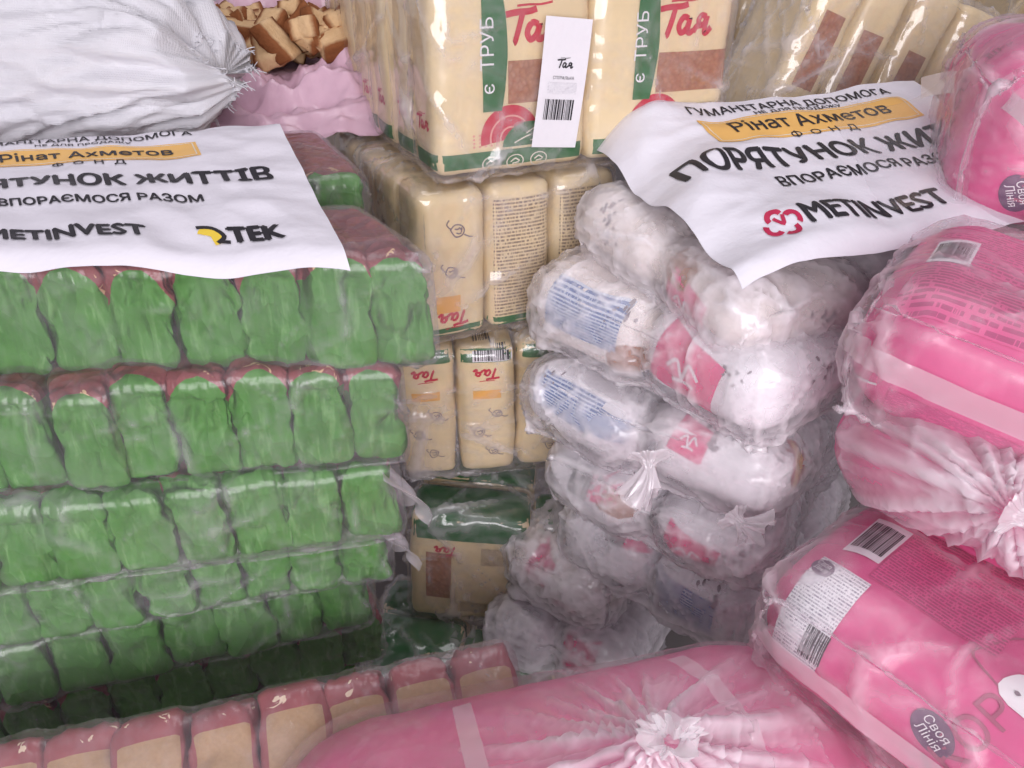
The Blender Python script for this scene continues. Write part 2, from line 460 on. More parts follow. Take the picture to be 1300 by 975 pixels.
def flat(name, col, rough=.5, var=.06, spec=.4):
    t = NT(name); co = t.co(); n = t.noise(co, 45, 4, .6)
    c = t.mixc(n, tuple(x * (1 - var) for x in col), tuple(min(1, x * (1 + var)) for x in col))
    t.prin(c, rough, None, spec)
flat('ink_black', (.018, .016, .022)); flat('ink_grey', (.22, .17, .2)); flat('ink_red', (.55, .02, .05)); flat('ink_pink', (.82, .06, .25))
flat('ink_green', (.035, .16, .05), .4); flat('ink_white', (.85, .83, .85)); flat('ink_orange', (.80, .42, .08)); flat('ink_gold', (.85, .50, .14))
flat('ink_blue', (.16, .24, .45)); flat('ink_navy', (.05, .05, .10)); flat('ink_plum', (.16, .09, .16)); flat('ink_yellow', (.85, .62, .06))
flat('ink_rose', (.42, .12, .2)); flat('ink_salmon', (.75, .35, .3)); flat('ink_pale_line', (.8, .75, .62))
flat('ink_crimson', (.5, .01, .07))

def paper(name, col, rough=.6):
    t = NT(name); co = t.co()
    n = t.noise(co, 14, 5, .6); n2 = t.noise(co, 120, 3, .6)
    t.prin(t.mixc(n, tuple(x * .94 for x in col), col), rough, t.bump(t.math('ADD', t.math('ADD', n, t.math('MULTIPLY', crumple(t, co, 9, (1, 1, 1), .05), .7)), t.math('MULTIPLY', n2, .10)), .5, .006), .35)
paper('sheet_white', (.80, .78, .85), .5)
paper('label_white', (.82, .80, .84), .5)

# tiny unreadable print: rows of broken dashes on a ground colour
def fineprint(name, ground, ink, rows=14, dens=40, cut=.47):
    t = NT(name); uv = t.co('UV'); sx = t.n('ShaderNodeSeparateXYZ'); t.l(uv, sx.inputs[0])
    row = t.math('FRACT', t.math('MULTIPLY', sx.outputs[1], float(rows)))
    line = t.math('LESS_THAN', t.math('ABSOLUTE', t.math('SUBTRACT', row, .5)), .27)
    fl = t.math('FLOOR', t.math('MULTIPLY', sx.outputs[1], float(rows)))
    cb = t.n('ShaderNodeCombineXYZ'); t.l(t.math('MULTIPLY', sx.outputs[0], float(dens)), cb.inputs[0]); t.l(t.math('MULTIPLY', fl, 7.31), cb.inputs[1])
    ns = t.noise(cb.outputs[0], 1.0, 2, .7)
    on = t.math('MULTIPLY', line, t.math('GREATER_THAN', ns, cut))
    t.prin(t.mixc(on, ground, ink), .5, None, .4)
fineprint('print_white', (.84, .83, .86), (.30, .28, .34), 30, 70, .5)
fineprint('print_blue', (.62, .68, .80), (.10, .17, .38), 16, 46, .40)
fineprint('print_cream', (.72, .58, .36), (.24, .17, .12), 34, 46, .46)
fineprint('print_pink', (.72, .20, .38), (.34, .12, .22), 30, 60, .40)
fineprint('print_pink_fine', (.70, .118, .292), (.44, .07, .19), 34, 50, .44)

def packet_mat(name, col, rough=.42, wr=.5, scale=1.0, spec=.5, var=.12, crump=0):
    t = NT(name); co = t.co(); n = t.noise(co, 18, 4, .6)
    c = t.mixc(n, tuple(x * (1 - var) for x in col), tuple(min(x * (1 + var), 1) for x in col))
    nb = wrinkle_bump(t, co, wr, scale)
    if crump: nb = t.bump(crumple(t, co, crump, (1, 1, .8)), .5, .005, nb)
    t.prin(c, rough, nb, spec)
packet_mat('cream_packet', (.80, .65, .39), .32, .6, crump=20)
packet_mat('white_packet', (.92, .88, .94), .4, .5, crump=24)
packet_mat('beige_packet', (.60, .42, .24), .45, .3)
packet_mat('pink_packet', (.70, .115, .29), .42, .5, crump=12)
packet_mat('tan_packet', (.90, .82, .78), .4, .4)

def green_packet():
    t = NT('green_packet'); pl = t.attr(); co = t.co()
    s = t.n('ShaderNodeSeparateXYZ'); t.l(pl, s.inputs[0])          # metres: x across, y from the folded end, z from the top
    nz = t.noise(co, 26, 3, .6, .5)
    edge = t.math('ADD', t.math('MULTIPLY', nz, .030), .014)
    gm = t.math('LESS_THAN', t.math('ADD', s.outputs[1], t.math('MULTIPLY', t.math('POWER', t.math('ABSOLUTE', s.outputs[0]), 2.0), 3.0)), edge)
    n = t.noise(co, 30, 4, .65, .6)
    st = t.noise(co, 90, 3, .6, .4, (1.2, .6, .25))
    g = t.mixc(n, (.045, .17, .030), (.11, .31, .060)); g = t.mixc(t.math('MULTIPLY', t.math('MAXIMUM', t.math('SUBTRACT', st, .55), 0.0), 3.0), g, (.26, .48, .19))
    r = t.mixc(n, (.22, .06, .065), (.31, .095, .095))
    pm = t.noise(co, 40, 3, .7, 1.2)
    mk = t.math('MULTIPLY', t.math('GREATER_THAN', pm, .63), t.math('LESS_THAN', t.math('ABSOLUTE', t.math('SUBTRACT', s.outputs[1], .03)), .016))
    r = t.mixc(mk, r, (.72, .50, .30))
    b = t.prin(t.mixc(gm, r, g), .55, t.bump(crumple(t, co, 46, (1, 1, .5)), 1.0, .012, wrinkle_bump(t, co, .9, 1.25, .002)), .18)
green_packet()
def beige_bundle():
    t = NT('window_packet'); pl = t.attr(); co = t.co()
    s = t.n('ShaderNodeSeparateXYZ'); t.l(pl, s.inputs[0])
    n = t.noise(co, 30, 4, .65, .6)
    win = t.math('GREATER_THAN', s.outputs[1], t.math('ADD', .030, t.math('MULTIPLY', t.math('POWER', t.math('ABSOLUTE', s.outputs[0]), 2.0), 8.0)))
    fr = t.math('LESS_THAN', t.math('ABSOLUTE', s.outputs[0]), .0265)
    win = t.math('MULTIPLY', win, fr)
    g = t.noise(co, 320, 2, .6)
    be = t.mixc(g, (.34, .21, .11), (.48, .32, .18))
    r = t.mixc(n, (.24, .06, .07), (.36, .10, .11))
    pm = t.noise(co, 45, 3, .7, 1.2)
    mk = t.math('MULTIPLY', t.math('GREATER_THAN', pm, .64), t.math('LESS_THAN', t.math('ABSOLUTE', t.math('SUBTRACT', s.outputs[1], .018)), .010))
    r = t.mixc(mk, r, (.75, .6, .45))
    t.prin(t.mixc(win, r, be), .55, t.bump(crumple(t, co, 40), .4, .004, wrinkle_bump(t, co, .4, 1.2, .002)), .25)
beige_bundle()
def pasta_window():
    t = NT('pasta_window'); co = t.co(); v = t.n('ShaderNodeTexVoronoi'); v.inputs['Scale'].default_value = 170; t.l(co, v.inputs['Vector'])
    n = t.noise(co, 60, 3, .6)
    c = t.mixc(v.outputs['Distance'], (.50, .26, .14), (.26, .10, .06)); c = t.mixc(n, c, (.42, .19, .11))
    t.prin(c, .35, t.bump(v.outputs['Distance'], .5, .002), .5)
pasta_window()
def woven():
    t = NT('woven_white'); co = t.co()
    a = t.n('ShaderNodeTexWave', wave_type='BANDS', bands_direction='X'); a.inputs['Scale'].default_value = 210; a.inputs['Distortion'].default_value = 1.2; t.l(co, a.inputs['Vector'])
    b = t.n('ShaderNodeTexWave', wave_type='BANDS', bands_direction='Z'); b.inputs['Scale'].default_value = 210; b.inputs['Distortion'].default_value = 1.2; t.l(co, b.inputs['Vector'])
    w = t.math('MULTIPLY', a.outputs[1], b.outputs[1]); n = t.noise(co, 12, 5, .65)
    c = t.mixc(n, (.66, .66, .71), (.80, .79, .83))
    t.prin(c, .34, t.bump(t.math('ADD', t.math('MULTIPLY', w, .16), t.math('ADD', n, crumple(t, co, 12, (.5, 1, 1), .06))), .5, .008), .4)
woven()
def pinksack():
    t = NT('pink_sack'); co = t.co(); n = t.noise(co, 16, 4, .6, .5)
    b = t.prin(t.mixc(n, (.55, .34, .44), (.74, .52, .62)), .3, t.bump(crumple(t, co, 15, (1, 1, 1)), .45, .01, wrinkle_bump(t, co, .8, .9)), .6)
    b.inputs['Subsurface Weight'].default_value = .0
pinksack()
def rusk():
    t = NT('bread'); pl = t.attr(); co = t.co('Object'); s = t.n('ShaderNodeSeparateXYZ'); t.l(pl, s.inputs[0])
    n = t.noise(pl, 60, 4, .7); n2 = t.noise(pl, 240, 3, .6)
    cr = t.math('MULTIPLY', t.math('MAXIMUM', t.math('SUBTRACT', t.math('ADD', t.math('ABSOLUTE', s.outputs[1]), t.math('MULTIPLY', n, .010)), .0165), 0.0), 150.0); cr = t.math('MINIMUM', cr, 1.0)
    a = t.mixc(n, (.50, .30, .14), (.78, .57, .34)); k = t.mixc(n, (.14, .045, .015), (.30, .11, .04))
    t.prin(t.mixc(cr, a, k), .75, t.bump(n2, .8, .002), .2)
rusk()
flat('concrete', (.18, .165, .165), .85, .2, .2)
# ------------------------------------------------------------------ floor
mesh_obj('floor', [(-3, -1.5, 0), (3, -1.5, 0), (3, 4, 0), (-3, 4, 0)], [(0, 1, 2, 3)], 'concrete', smooth=False)['kind'] = 'structure'

# ------------------------------------------------------------------ bundles of green packets
def row_packet(name, c, half, rng, seed, mat, parent, h=.0062, r=.013, fold=1.0, rot=None, shear=0, redtop=.006, fine=False):
    """a filled packet lying with its folded end to the front (-y)"""
    half = np.array(half); V, F, B = rbox(half, r, h)
    if fine: V, F = finer(V, F)
    x, y, z = V[:, 0], V[:, 1], V[:, 2]
    pl = np.stack([x, (y + half[1]) * np.where(half[2] - z > .02, .2, 1) + np.maximum(0, redtop * rng.uniform(.7, 1.2) * (.55 + .9 * (x / half[0]) ** 2) - (half[2] - z)) * 1.6, z - half[2]], 1)
    N = vnormals(V, F)
    fr = np.clip(1 - (y + half[1]) / .04, 0, 1)
    # folded end: flap line near the top, two slanting gusset folds, pinched middle
    zt = half[2] - z; fl = .022 + .008 * rng.uniform(-1, 1)
    d = -.0035 * np.exp(-((zt - fl - .15 * x) / .004) ** 2) * fr
    k = rng.uniform(.5, 1.0)
    d += -.003 * np.exp(-((np.abs(x) * 1.0 - k * np.maximum(zt - fl, 0)) / .0035) ** 2) * fr * (zt > fl)
    d += creases(V, rng, 34, .007 * fold, .009, .03, -half, [half[0], -half[1] + .05, half[2]])
    d += creases(V, rng, 10, .003, .012, .05, -half, half)
    d += .003 * noise(V * 35, seed) * 1.2 + fr * .0016 * ridge(V * (95, 40, 26), seed + 5, 2)
    d -= .0022 * fr * np.abs(np.sin((x + .15 * z * rng.uniform(-1, 1)) * rng.uniform(230, 330) + rng.uniform(0, 6))) ** 3 * np.clip(1.1 - np.abs(z / half[2] - .3), 0, 1)
    d -= .0015 + .004 * fr * (np.abs(x) / half[0]) ** 6
    d -= .006 * np.clip(1 - zt / .03, 0, 1) ** 2 * np.clip(np.abs(x) / half[0], 0, 1) ** 2 * fr
    V = V + N * np.minimum(d, .0004)[:, None]
    if rot is not None: V = V @ rot.T
    V = V + c; V[:, 0] -= shear * V[:, 1]
    return mesh_obj(name, V, F, mat, parent, pl=pl), V, F
def green_bundle(label, corner, yaw, n, w, depth, height, seed, group, tilt=0, roll=0, film='film_green_stack', slack=.99, mat='green_packet', hem=True, name='packet_bundle', h=.010, shear=0, haze=(.04, .09, .26), redtop=.006, fine=False):
    """corner: right front bottom corner in the world; packets run to the left"""
    rng = np.random.default_rng(seed)
    t = thing(name, label, 'bundle', corner, yaw, group, tilt, roll)
    boxes = []
    for i in range(n):
        c = np.array([-(i + .5) * w + rng.uniform(-.002, .002), depth / 2 + rng.uniform(-.006, .006), height / 2])
        hf = (w * .575 * rng.uniform(.97, 1.05), depth / 2, height / 2 * rng.uniform(.97, 1.03))
        rot = rotm(0, rng.uniform(-.06, .06), rng.uniform(-.02, .02))
        c[2] = hf[2] + .002
        boxes.append(Box(c, hf, .013, rot))
        row_packet('packet', c, hf, rng, seed * 50 + i, mat, t, rot=rot, shear=shear, redtop=redtop, fine=fine)
    W = n * w
    V, F = shrink_film(boxes, (W / 2 + .010, depth / 2 + .010, height / 2 + .006), (-W / 2, depth / 2, height / 2), .03, h, 42, slack, .05,
                       (.015, .0, .01), seed=seed, zlo=-.002, bend=.06, press=.0008)
    V[:, 0] -= shear * V[:, 1]
    film_mesh('plastic_film', V, F, film, t, rng, seed, 170, .0035, .0034, .04, .0004, haze, fvec=(80, 60, 30), big=0)
    if hem:      # loose welded edge of the wrapping at the right hand end
        L = []; k = 22
        for j in range(7):
            for i in range(k + 1):
                a = i / k; y = -.004 + a * (depth * .6)
                x = -.012 + j / 6 * (.050 * math.exp(-(a * 2.0) ** 2) * math.sin(.4 + j / 6 * 2.2) + .012 + .004 * math.sin(a * 19 + seed))
                z = height * (.85 - .62 * j / 6) + .006 * math.sin(a * 14 + seed + j * .5) - .06 * (j / 6) ** 2 * a * height
                L.append((x, y, z))
        FF = [(j * (k + 1) + i, j * (k + 1) + i + 1, (j + 1) * (k + 1) + i + 1, (j + 1) * (k + 1) + i) for j in range(6) for i in range(k)]
        mesh_obj('film_hem', L, FF, 'film_hem', t)
    return t
G1 = 'film-wrapped bundles of green packets in the left stack'
layers = [  # px, py, depth of right front bottom corner ; yaw ; packet width ; height ; label
    (556, 470, .700, 4, .0555, .113, 'uppermost green packet bundle of the left stack, under the white printed sheet'),
    (522, 592, .760, 8, .0515, .108, 'second green packet bundle from the top, red packet tops showing along its upper edge'),
    (510, 690, .820, 12, .0530, .096, 'third green packet bundle from the top, white film flap at its right end'),
    (498, 740, .855, 14, .0500, .084, 'fourth green packet bundle from the top, diagonal stretch lines across its film'),
    (478, 798, .905, 17, .0560, .092, 'fifth green packet bundle from the top, just above the beige packets'),
    (492, 838, .960, 20, .0520, .090, 'dark green packet bundle squeezed at the bottom of the left stack'),
]
zs = [CAM_H - .355, CAM_H - .452, CAM_H - .547, CAM_H - .630, CAM_H - .722, CAM_H - .812]
for i, (px, py, d, yaw, w, hh, lab) in enumerate(layers):
    # put the corner on the height its layer really has
    p1 = P(px, py, 1.0) - np.array([0, 0, CAM_H]); t_ = (zs[i] - CAM_H) / p1[2]
    c = p1 * t_ + (0, 0, CAM_H)
    green_bundle(lab, c, R(yaw), 11, w, .15, hh, 11 + i, G1, hem=i in (2, 3), shear=(.5, .2, .2, .2, .2, .2)[i], redtop=(.038, .032, .004, .003, .003, .03)[i], fine=i < 3)
# ------------------------------------------------------------------ printed white sheets
class Sheet:
    def __init__(s, TL, TR, BR, BL, seed, shape):
        s.c = [np.asarray(p, float) for p in (TL, TR, BR, BL)]; s.seed = seed; s.shape = shape
        s.W = (np.linalg.norm(s.c[1] - s.c[0]) + np.linalg.norm(s.c[2] - s.c[3])) / 2
        s.H = (np.linalg.norm(s.c[3] - s.c[0]) + np.linalg.norm(s.c[2] - s.c[1])) / 2
    def at(s, u, v):
        u = np.asarray(u, float); v = np.asarray(v, float)
        TL, TR, BR, BL = s.c
        p = (TL[None] * ((1 - u) * (1 - v))[:, None] + TR[None] * (u * (1 - v))[:, None] + BR[None] * (u * v)[:, None] + BL[None] * ((1 - u) * v)[:, None])
        q = np.stack([u * s.W, v * s.H, 0 * u], 1)
        z = .007 * noise(q * 9, s.seed) + .004 * noise(q * 24 + 3, s.seed + 1)
        z += s.shape(u, v, q) + .0045 * (ridge(q * (11, 8, 1) + (5, 1, 0), s.seed + 7, 2) - .9) * np.clip(.4 + 2 * noise(q * 5, s.seed + 9), 0, 1)
        p[:, 2] += z
        return p
    def nrm(s, u, v):
        e = .004
        a = s.at(u + e, v) - s.at(u - e, v); b = s.at(u, v - e) - s.at(u, v + e)
        n = np.cross(a, b); return n / np.linalg.norm(n, axis=1, keepdims=True)
    def build(s, name, label, group):
        nx, ny = 110, 78
        U, Vv = np.meshgrid(np.linspace(0, 1, nx + 1), np.linspace(0, 1, ny + 1)); u, v = U.ravel(), Vv.ravel()
        p = s.at(u, v); q = p - s.nrm(u, v) * .0005
        F = [(j * (nx + 1) + i, (j + 1) * (nx + 1) + i, (j + 1) * (nx + 1) + i + 1, j * (nx + 1) + i + 1) for j in range(ny) for i in range(nx)]
        o = mesh_obj(name, np.concatenate([p, q]), F + [tuple(k + len(p) for k in f[::-1]) for f in F], 'sheet_white')
        tag(o, label, 'printed sheet', group); s.o = o; return o
    def put(s, name, sh, x, t, mat, ys=1.0, off=.0008, fat=0):
        V2, F2 = sh
        u = .5 + (V2[:, 0] + x) / s.W; v = t - V2[:, 1] * ys / s.H
        if not fat: return mesh_obj(name, s.at(u, v) + s.nrm(u, v) * off, F2, mat, s.o)
        VV, FF = [], []
        for i, (a, b) in enumerate(((0, 0), (-fat, 0), (fat, 0), (0, fat), (0, -fat))):      # heavier strokes
            uu, vv = u + a / s.W, v + b / s.H
            FF += [[k + i * len(u) for k in f] for f in F2]; VV.append(s.at(uu, vv) + s.nrm(uu, vv) * (off + i * .00006))
        return mesh_obj(name, np.concatenate(VV), FF, mat, s.o)
def print_sheet(s, k, sx=0):
    L = lambda txt, w, x, t, ys=1.2, mat='ink_black', bold=.0, off=.0008: s.put('lettering', text2d(txt, w * k, mx=.008), x * k + sx, t, mat, ys, off, bold)
    L('ГУМАНІТАРНА ДОПОМОГА', .232, 0, .098, 1.15, bold=.0003)
    L('НЕ ДЛЯ ПРОДАЖУ', .10, 0, .140, .9, bold=.0001)
    s.put('gold_band', rect2d(.232 * k, .040 * k), sx, .235, 'ink_gold', 1.25, .0006)
    fr = join2d(rect2d(.224 * k, .0012, .006, 0, .017 * k), rect2d(.224 * k, .0012, .006, 0, -.017 * k), rect2d(.0012, .034 * k, .006, .112 * k), rect2d(.0012, .034 * k, .006, -.112 * k))
    s.put('band_outline', fr, sx, .235, 'ink_pale_line', 1.25, .0009)
    L('Рінат Ахметов', .178, 0, .263, 1.2, bold=.0004, off=.0011)
    L('Ф  О  Н  Д', .075, 0, .335, .9, bold=.0002)
    L('ПОРЯТУНОК ЖИТТІВ', .352, 0, .515, 1.25, bold=0.00149)
    L('ВПОРАЄМОСЯ РАЗОМ', .200, 0, .640, 1.2, bold=0.00054)
    L('METINVEST', .150, -.042, .885, 1.2, bold=0.00122)
    L('TEK', .050, .136, .885, 1.3, bold=0.00176)
    s.put('emblem', join2d(disc2d(.012 * k, .012 * k, .093 * k, .010 * k, 20, 2, 0, -1.4, 2.9)), sx, .885, 'ink_yellow', 1.2)
    s.put('emblem', stroke2d([[(.082 * k, .021 * k), (.097 * k, .021 * k), (.106 * k, .010 * k), (.098 * k, .001 * k)], [(.100 * k, .003 * k), (.110 * k, .001 * k)]], .0045 * k), sx, .885, 'ink_black', 1.2, .001)
    for (a0, a1, cx, cy) in ((.3, 3.4, -.142, .016), (2.3, 5.4, -.150, .006), (3.6, 6.6, -.136, .0), (-.9, 2.2, -.128, .009)):
        s.put('emblem', disc2d(.0080 * k, .0080 * k, (-.139 + (cx + .139) * .85) * k, (.008 + (cy - .008) * .85) * k, 14, 1, .45, a0, a1), sx, .885, 'ink_crimson', 1.2)
    s.put('lettering', stroke2d([[(-.143 * k, .015 * k), (-.139 * k, .007 * k), (-.135 * k, .015 * k)]], .003 * k), sx, .885, 'ink_crimson', 1.2)
GS = 'white printed aid sheets'
def shapeL(u, v, q):
    return -.010 * np.clip((v - .93) / .07, 0, 1) ** 2 + .004 * np.sin(u * 14 + 1) * v + .0025 * ridge(q * (9, 22, 1), 4, 1) * np.exp(-((u - .88) / .12) ** 2) - .006 * np.clip(1 - v / .06, 0, 1)
SL = Sheet(P(-150, 184, .875), P(351, 152, .875), P(444, 336, .637), P(-143, 320, .637), 5, shapeL)
SL.build('printed_sheet', 'flat white printed sheet with yellow emblem lying on the green packet bundles', GS)
print_sheet(SL, SL.W / .42)
def shapeR(u, v, q):
    w = -.040 * np.clip(1 - u / .16, 0, 1) ** 2 * np.clip(1.15 - v, 0, 1) ** 1.0
    w += .007 * np.sin((u * 1.2 + v * 1.4) * 9) * np.clip(1 - u / .45, 0, 1)
    w += .006 * ridge(q * (7, 16, 1) + (0, 0, 3), 14, 2) * np.clip(1 - np.abs(u - .18) / .25, 0, 1) - .012 * np.clip((v - .93) / .07, 0, 1) ** 2
    return w
SR = Sheet(P(758, 150, .93), P(1160, 103, 1.05), P(1372, 252, .82), P(946, 344, .675), 15, shapeR)
SR.build('printed_sheet', 'creased white printed sheet with red emblem draped over the white bags on the right', GS)
print_sheet(SR, SR.W / .42 * 1.16, .024)
# ------------------------------------------------------------------ bundles of cream pasta packets
class Pack:
    """upright packet with crimped ends; faces are addressed by name for the print"""
    def __init__(s, parent, c, dims, seed, mat='cream_packet', rot=None, r=.016, h=.0085, bulge=.004, name='packet'):
        rng = np.random.default_rng(seed); half = np.array(dims) / 2
        V, F, B = rbox(half, r, h); N = vnormals(V, F)
        b = (1 - B ** 2); k = np.abs(B).argmax(1)
        d = bulge * np.where(np.abs(N[:, 1]) > .5, b[:, 0] * b[:, 2], np.where(np.abs(N[:, 0]) > .5, b[:, 1] * b[:, 2], 0)) - bulge - .001
        d += .003 * noise(V * 22, seed) + .0016 * ridge(V * (20, 20, 48), seed + 2, 2) * np.clip(np.abs(B[:, 2]) * 2 - 1, 0, 1)
        d += creases(V, rng, 18, .0035, .009, .04, -half, half)
        V = V + N * np.minimum(d, .0005)[:, None]
        s.rot = np.eye(3) if rot is None else rot; s.c = np.asarray(c, float); s.half = half
        W = V @ s.rot.T + s.c
        s.o = mesh_obj(name, W, F, mat, parent, pl=V); s.bvh = tree(W, F); s.box = Box(s.c, half, r, s.rot)
    def put(s, name, face, sh, x, z, mat, flip=False, off=.0007):
        a = {'front': ((1, 0, 0), (0, 0, 1), (0, -1, 0)), 'left': ((0, -1, 0), (0, 0, 1), (-1, 0, 0)), 'right': ((0, 1, 0), (0, 0, 1), (1, 0, 0)), 'top': ((1, 0, 0), (0, 1, 0), (0, 0, 1)), 'back': ((-1, 0, 0), (0, 0, 1), (0, 1, 0)), 'edge': ((1, 0, 0), (0, .7, .7), (0, -.7, .7))}[face]
        u, v, n = (s.rot @ np.array(q, float) for q in a)
        if face == 'edge': o = s.c + n * (np.abs(np.array((0, .7, .7)) * s.half).sum() * .8)
        ext = {'edge': 1, 'front': 1, 'left': 0, 'right': 0, 'top': 2, 'back': 1}[face]
        if face != 'edge': o = s.c + n * s.half[ext]
        if flip: u, v = -u, -v
        return decal(name, s.bvh, o + u * x + v * z, u, v, sh, mat, s.o, off, .02, .06)
def cow2d(k, seed):
    rg = random.Random(seed); J = lambda: rg.uniform(-.12, .12)
    L = [[(-.5 + J(), .1), (-.2, .45 + J()), (.3, .4), (.55, .05 + J()), (.3, -.35), (-.2, -.4 + J()), (-.5, .1)], [(-.2, .2), (0, .1 + J()), (.2, .25)], [(-.1, -.1), (.1, -.2), (.3, -.05 + J())],
         [(.2, .1), (.35, .2), (.3, -.1)], [(.5, -.3), (.9, -.5), (1.2, -.45 + J())], [(-.5, .2), (-.8, .55), (-.6, .8 + J())]]
    return xf2d(stroke2d(L, .10), k)
def band(pk, z, hgt, faces=('front', 'left'), mat='ink_green', wob=0):
    for f in faces:
        w = pk.half[0 if f in ('front', 'back') else 1] * 2 - .006
        pk.put('green_band', f, rect2d(w, hgt, .008), 0, z, mat)
def pasta_front(pk, dist=.0, label=False):
    hw, hz = pk.half[0], pk.half[2]
    st = rect2d(.022, .125, .008); V = st[0].copy(); k = V[:, 0] > 0; V[k, 0] += .007 * (1 - (V[k, 1] / .0625) ** 2); 
    pk.put('green_strip', 'front', (V, st[1]), -hw + .068, hz - .066, 'ink_green', off=.0012)
    pk.put('lettering', 'front', xf2d(text2d('є  ТРУБ', .075, bold=.0), 1, R(90)), -hw + .070, hz - .072, 'ink_white', off=.0017)
    pk.put('lettering', 'front', logo2d(.072), .024, hz - .045, 'ink_red')
    pk.put('pasta_window', 'front', rect2d(.098, .044), .040, hz - .10, 'pasta_window')
    for r_, m in ((.036, 'ink_red'), (.0255, 'ink_salmon'), (.0235, 'ink_red'), (.0135, 'ink_salmon'), (.0115, 'ink_red')):
        pk.put('swirl', 'front', disc2d(r_, r_, 0, 0, 22, 3, 0, .1, 3.3), -.006, -hz + .040, m, off=.0007 + (.04 - r_) * .02)
    pk.put('leaf', 'front', disc2d(.034, .026, 0, 0, 20, 3, 0, 0, math.pi), .018, -hz + .031, 'ink_green', off=.0016)
    pk.put('leaf_veins', 'front', stroke2d([[(-.02, .003), (.0, .010), (.025, .014)], [(-.005, .012), (.01, .02)], [(.0, .004), (.02, .006)]], .0016), .018, -hz + .032, 'ink_pale_line', off=.0021)
    pk.put('dots', 'front', join2d(*[disc2d(.0016, .0013, -.05 + .007 * i, .004 * j, 6, 1) for i in range(5) for j in range(4)]), 0, -hz + .034, 'ink_salmon')
    ic = join2d(*[disc2d(.011, .008, x, 0, 16, 1, .86) for x in (-.03, .0, .03)], *[xf2d(stroke2d([[(-.5, 0), (0, .3), (.5, 0)], [(-.3, -.2), (.4, -.1)]], .14), .011, 0, x, 0) for x in (-.03, 0, .03)])
    pk.put('icons', 'front', ic, .0, -hz + .014, 'ink_pale_line', off=.0014)
def cream_bundle(label, corner, yaw, dims, nx, ny, seed, deco, rx=0, ry=0, film='film_clear', skip=lambda i, j: i > 0 and j > 0, slack=1.0, pitch=None, h=.011, fz=.006, haze=(.02, .06, .42)):
    t = thing('pasta_bundle', label, 'bundle', corner, yaw, 'film-wrapped bundles of cream pasta packets', rx, ry)
    w, d, hh = dims; boxes = []
    for j in range(ny):
        for i in range(nx):
            if skip(i, j):
                boxes.append(Box(((i + .5) * w, (j + .5) * d, hh / 2), (w / 2, d / 2, hh / 2), .016)); continue
            rg = random.Random(seed * 100 + i * 10 + j)
            rot = rotm(0, rg.uniform(-.02, .02), rg.uniform(-.03, .03))
            pk = Pack(t, ((i + .5) * w + rg.uniform(-.002, .002), (j + .5) * d + (rg.uniform(-.004, .004)), hh / 2 + rg.uniform(-.003, 0)), (w * 1.01, d * 1.01, hh - .006), seed * 100 + i * 10 + j, rot=rot)
            boxes.append(pk.box); deco(pk, i, j)
    W, D = nx * w, ny * d
    V, F = shrink_film(boxes, (W / 2 + .008, D / 2 + .008, hh / 2 + fz), (W / 2, D / 2, hh / 2), .022, h, 36, slack, .05, (.015, .01, .02), seed=seed, zlo=-.003, bend=.07, press=.0008)
    film_mesh('plastic_film', V, F, film, t, np.random.default_rng(seed), seed, 170, .006, .0045, .07, .0008, haze, fine=.0014, fvec=(40, 40, 60), big=8, bigamp=.004)
    return t
YA = R(24)
def decoA(pk, i, j):
    band(pk, -pk.half[2] + .015, .026, ('front',) if j == 0 and i > 0 else ('front', 'left') if j == 0 else ('left',))
    if j == 0: pasta_front(pk)
    if i == 0: pk.put('lettering', 'left', logo2d(.034), .0, -pk.half[2] + .058, 'ink_red')
zA = CAM_H - .25
cA = np.array([-.082, .872, zA])
cream_bundle('topmost cream pasta bundle with green bottom band and white barcode tag', cA, YA, (.190, .082, .205), 2, 6, 31, decoA)
# hanging paper tag on its front
dx, dy = np.array([math.cos(YA), math.sin(YA), 0]), np.array([-math.sin(YA), math.cos(YA), 0])
tagv = np.array([.12, 0, 1.0]) 
tg = thing('barcode_tag', 'white paper barcode tag stuck on the front of the topmost pasta bundle', 'tag', cA + dx * .132 + (0, 0, .030) - dy * .006, YA)
tq = rect2d(.056, .135, .006); rot_ = R(-6)
def tagpt(sh, y0=.0675, off=0):
    V, F = xf2d(sh, 1, rot_, 0, 0); return [(x + .012, -off - .004 * math.sin((y + y0) * 18) - .004, y + y0) for x, y in V], F
for nm, sh, mt, of in (('paper', tq, 'label_white', 0), ('lettering', xf2d(logo2d(.020, .2), 1, 0, 0, .022), 'ink_black', .0008), ('lettering', xf2d(text2d('СПІРАЛЬКА', .026, bold=.02), 1, 0, 0, .006), 'ink_black', .0008),
                       ('fine_print', rect2d(.036, .012, .006, 0, -.003), 'print_white', .0007), ('barcode', bars2d(.038, .022, 3, 26), 'ink_black', .0008)):
    if nm == 'barcode': sh = xf2d(sh, 1, 0, 0, -.026)
    V, F = tagpt(sh, .0675, of); mn = np.asarray(sh[0]).min(0); sz = np.ptp(np.asarray(sh[0]), 0)
    mesh_obj(nm, V, F, mt, tg, uv=(np.asarray(sh[0]) - mn) / sz)

